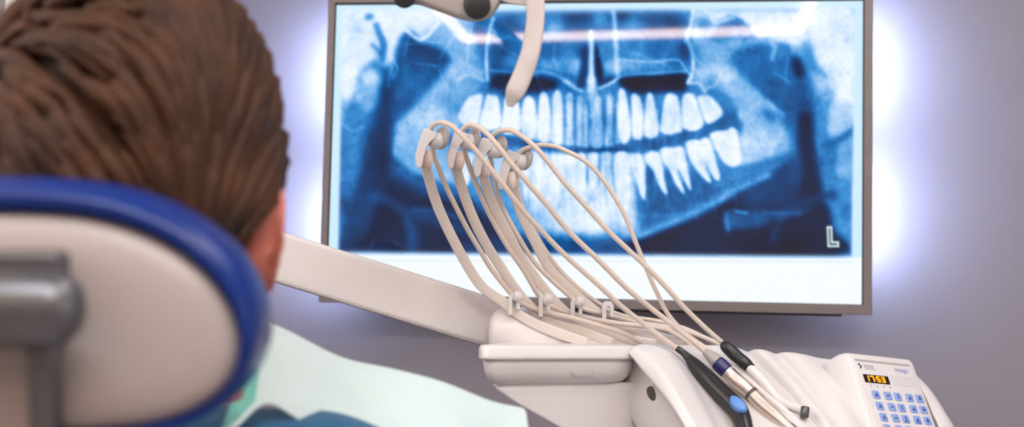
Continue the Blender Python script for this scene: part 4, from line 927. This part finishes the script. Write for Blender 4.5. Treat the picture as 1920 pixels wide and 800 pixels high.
for n_ in range(1500):
    v = rng.normal(size=3); v = unit_v(v)
    if v[2] < -.78: continue
    if v[1] > .3 and v[2] < .45: continue
    if v[1] > -.38 and v[2] < -.06: continue
    L_ = .045 + .05 * rng.random(); steps = 9; p = v.copy(); pts = []; sw = .55 + .5 * rng.random()
    wob = rng.normal() * .25
    for s_ in range(steps):
        lift = 1.0 + .012 + .028 * math.sin(PI * min(1, .15 + s_ / steps)) * (.4 + .9 * rng.random() * .3) + .01 * rng.normal() * .3
        if s_ == 0: lift = .97
        q = (1 + .36 * max(0, -p[2]) ** 1.5) * lift; pts.append(HO + rh * p[0] * HR[0] * q + fh * p[1] * HR[1] * q + ZV * p[2] * HR[2] * lift)
        away = p - crown * (p @ crown); away = unit_v(away); tang = np.cross(crown, p); tang = unit_v(tang)
        d_ = away * 1.0 - tang * (.5 * math.exp(-3.0 * (1 - p @ crown))) + np.array([0.0, 0, -.15 - .5 * max(0, p[0])]) + wob * np.cross(p, away) * .7
        d_ -= p * (d_ @ p); p = unit_v(p + unit_v(d_) * L_ / steps / .1)
    w0 = .0026 + .0044 * rng.random()
    pts = np.array(pts); rad = w0 * np.array([.5, .9, 1, 1, .95, .85, .7, .45, .12])
    hair_mb.loft(tube_rings(pts, rad, 6))
hair = hair_mb.make('hair', 'hair', pat)

# mint paper drape over chest and shoulders
rows = [
 [(405, 830, .80), (450, 800, .82), (500, 752, .86), (548, 780, .875), (600, 812, .885), (700, 870, .89), (830, 930, .91), (980, 980, .95)],
 [(425, 785, .82), (462, 752, .845), (503, 712, .88), (580, 752, .90), (670, 800, .915), (770, 840, .93), (890, 880, .95), (1000, 910, .98)],
 [(445, 735, .85), (475, 705, .875), (507, 665, .91), (595, 705, .935), (690, 745, .955), (790, 780, .97), (900, 815, .99), (998, 850, 1.01)],
 [(463, 670, .88), (483, 640, .905), (512, 632, .945), (600, 672, .972), (700, 704, .99), (800, 736, 1.005), (900, 767, 1.02), (992, 798, 1.035)],
 [(474, 622, .91), (488, 600, .94), (519, 612, .975), (600, 652, 1.0), (700, 684, 1.02), (800, 709, 1.035), (898, 741, 1.05), (986, 770, 1.06)],
 [(470, 640, .95), (490, 625, .98), (530, 634, 1.01), (610, 664, 1.035), (700, 692, 1.05), (800, 722, 1.065), (896, 756, 1.08), (976, 782, 1.09)],
 [(460, 720, 1.0), (490, 710, 1.03), (530, 720, 1.06), (610, 740, 1.08), (700, 770, 1.10), (800, 795, 1.115), (896, 820, 1.13), (970, 860, 1.13)]]
R0 = np.array([[P(*q) for q in r] for r in rows])
R1 = np.array([crom(r, 8) for r in R0]); R2 = np.array([crom(R1[:, k], 6) for k in range(R1.shape[1])])
nn_ = R2.shape
for i in range(nn_[0]):
    for j in range(nn_[1]):
        w = .0012 * math.sin(i * .30 + j * .10) + .0006 * math.sin(i * .13 - j * .5 + 1) + .0004 * math.sin(i * .55 + 2)
        R2[i, j] += ZV * w * 1.2 - fh * w
drape = tag(MB().grid(R2).make('patient_drape', 'bib', None, solid=.0016, subsurf=1), 'pale mint paper drape spread over the chest and shoulder of the reclining person', 'drape')
# green lining strip at the collar
def sub(i0, i1, j0, j1, o): return R2[i0:i1, j0:j1] - FWD * o + UP * o * .3
col = MB().grid(sub(0, 14, 2, 34, .004)).make('collar_band', 'bibg', drape, solid=.0012, subsurf=1); col['label'] = 'sea green collar band'

# ------------------------------------------------------------------ white cabinet at the far left
cl0 = P(2, 0, 2.2); cr0 = P(235, 0, 2.2)
cabx = cl0[0]
def cabinet(x0, x1, label, hs_):
    t = thing('tall_cabinet', ((x0 + x1) / 2, -.2, 0), label, 'cabinet', None)
    MB().aabox(x0, x1, -.40, WY - .002, .08, 2.3).make('carcass', 'cab', t, smooth=False, bevel=.002)
    MB().aabox(x0 + .02, x1 - .02, -.37, WY - .01, 0, .08).make('plinth', 'dark', t, smooth=False)
    dr = MB().aabox(x0 + .003, x1 - .003, -.42, -.4005, .085, 2.295).make('door', 'cab', t, smooth=False, bevel=.0015)
    hx_ = x0 + .03 if hs_ < 0 else x1 - .03
    MB().aabox(hx_ - .006, hx_ + .006, -.445, -.42, 1.0, 1.16).make('handle', 'metal', dr, smooth=False, bevel=.003)
cy = -.42
def xat(px, py, y):             # world x where the sight line through a pixel meets the plane y
    a = P(px, py, 1.0); d_ = a - CAM; t_ = (y - CAM[1]) / d_[1]; return (CAM + d_ * t_)[0]
xs = xat(1, 20, cy); xe = xat(150, 20, cy)
cabinet(xs + .004, xe, 'white tall cabinet door panel showing beside the top of the brown hair', 1)
cabinet(XL + .002, xs - .004, 'white tall cabinet at the far left edge beside a dark gap', -1)

# ------------------------------------------------------------------ ceiling light loop (seen mirrored in the glass), ceiling lamps and added side fills
def mirror_hit(px, py, z):      # where a sight line, mirrored in the screen plane y=0, reaches height z
    a = P(px, py, 1.0); d_ = a - CAM; t0 = (0 - CAM[1]) / d_[1]; h = CAM + d_ * t0; d2 = d_ * np.array([1, -1, 1]); t1 = (z - h[2]) / d2[2]; return h + d2 * t1
zL = ZT - .035
ha, hb = mirror_hit(872, 80, zL), mirror_hit(1497, 63, zL)
yl = (ha[1] + hb[1]) / 2
x0, x1 = ha[0], hb[0]
print('LOOP', ha, hb, 'cam', CAM, 'ZC', ZC)
lum = thing('ceiling_light', ((x0 + x1) / 2, yl, ZT), 'rectangular loop of warm light strip on the ceiling, mirrored in the screen glass', 'light')
yn = yl + 3.0
def bar(xa, xb, ya, yb, w=.017):
    A = np.array([xa, ya, 0.]); B = np.array([xb, yb, 0.]); d = (B - A) / np.linalg.norm(B - A); n = np.array([-d[1], d[0], 0])
    MB().box((A + B) / 2 + ZV * (zL + ZT - .001) / 2, d, n, ZV, np.linalg.norm(B - A) / 2, w, (ZT - .001 - zL) / 2).make('diffuser', 'strip_e', lum, smooth=False)
bar(x0, x1, ha[1], hb[1]); bar(x0 , x0, ha[1] + .02, yn, .018); bar(x1, x1, hb[1] + .02, yn, .018)
def area(name, loc, size, sy, power, colr, target=None, spread=180):
    l = bpy.data.lights.new(name, 'AREA'); l.shape = 'RECTANGLE'; l.size = size; l.size_y = sy; l.energy = power; l.color = colr; l.spread = math.radians(spread)
    o = bpy.data.objects.new(name, l); COL.objects.link(o); o.location = loc
    if target is not None:
        o.rotation_euler = (Vector(target) - Vector(loc)).to_track_quat('-Z', 'Y').to_euler()
    tag(o, kind='structure')
    return o
area('ceiling_panel_lamp', (.3, -2.6, ZT - .03), 1.5, .16, 33, (.91, .955, 1))
area('ceiling_panel_lamp', (.9, -1.2, ZT - .03), .9, .5, 9, (.91, .95, 1))
area('side_fill', (XR - .05, -1.75, 1.75), 1.1, .7, 6, (.91, .95, 1), (0, -1.1, 1.1))  # added fill light at the right wall, no fixture here
area('side_fill', (XL + .05, -1.75, 1.85), 1.0, .7, 15, (.92, .955, 1), (.2, -.9, 1.1))  # unseen fill added on the left to brighten the console's near faces
wd = bpy.data.worlds.new('room'); sc.world = wd; wd.use_nodes = True; wd.node_tree.nodes['Background'].inputs['Color'].default_value = (.5, .5, .55, 1); wd.node_tree.nodes['Background'].inputs['Strength'].default_value = .05

sc.view_settings.view_transform = 'Standard'; sc.view_settings.look = 'None'; sc.view_settings.gamma = 1; sc.view_settings.exposure = 0
sc.view_settings.use_curve_mapping = False
sc.cycles.use_denoising = True
sc.cycles.max_bounces = 8
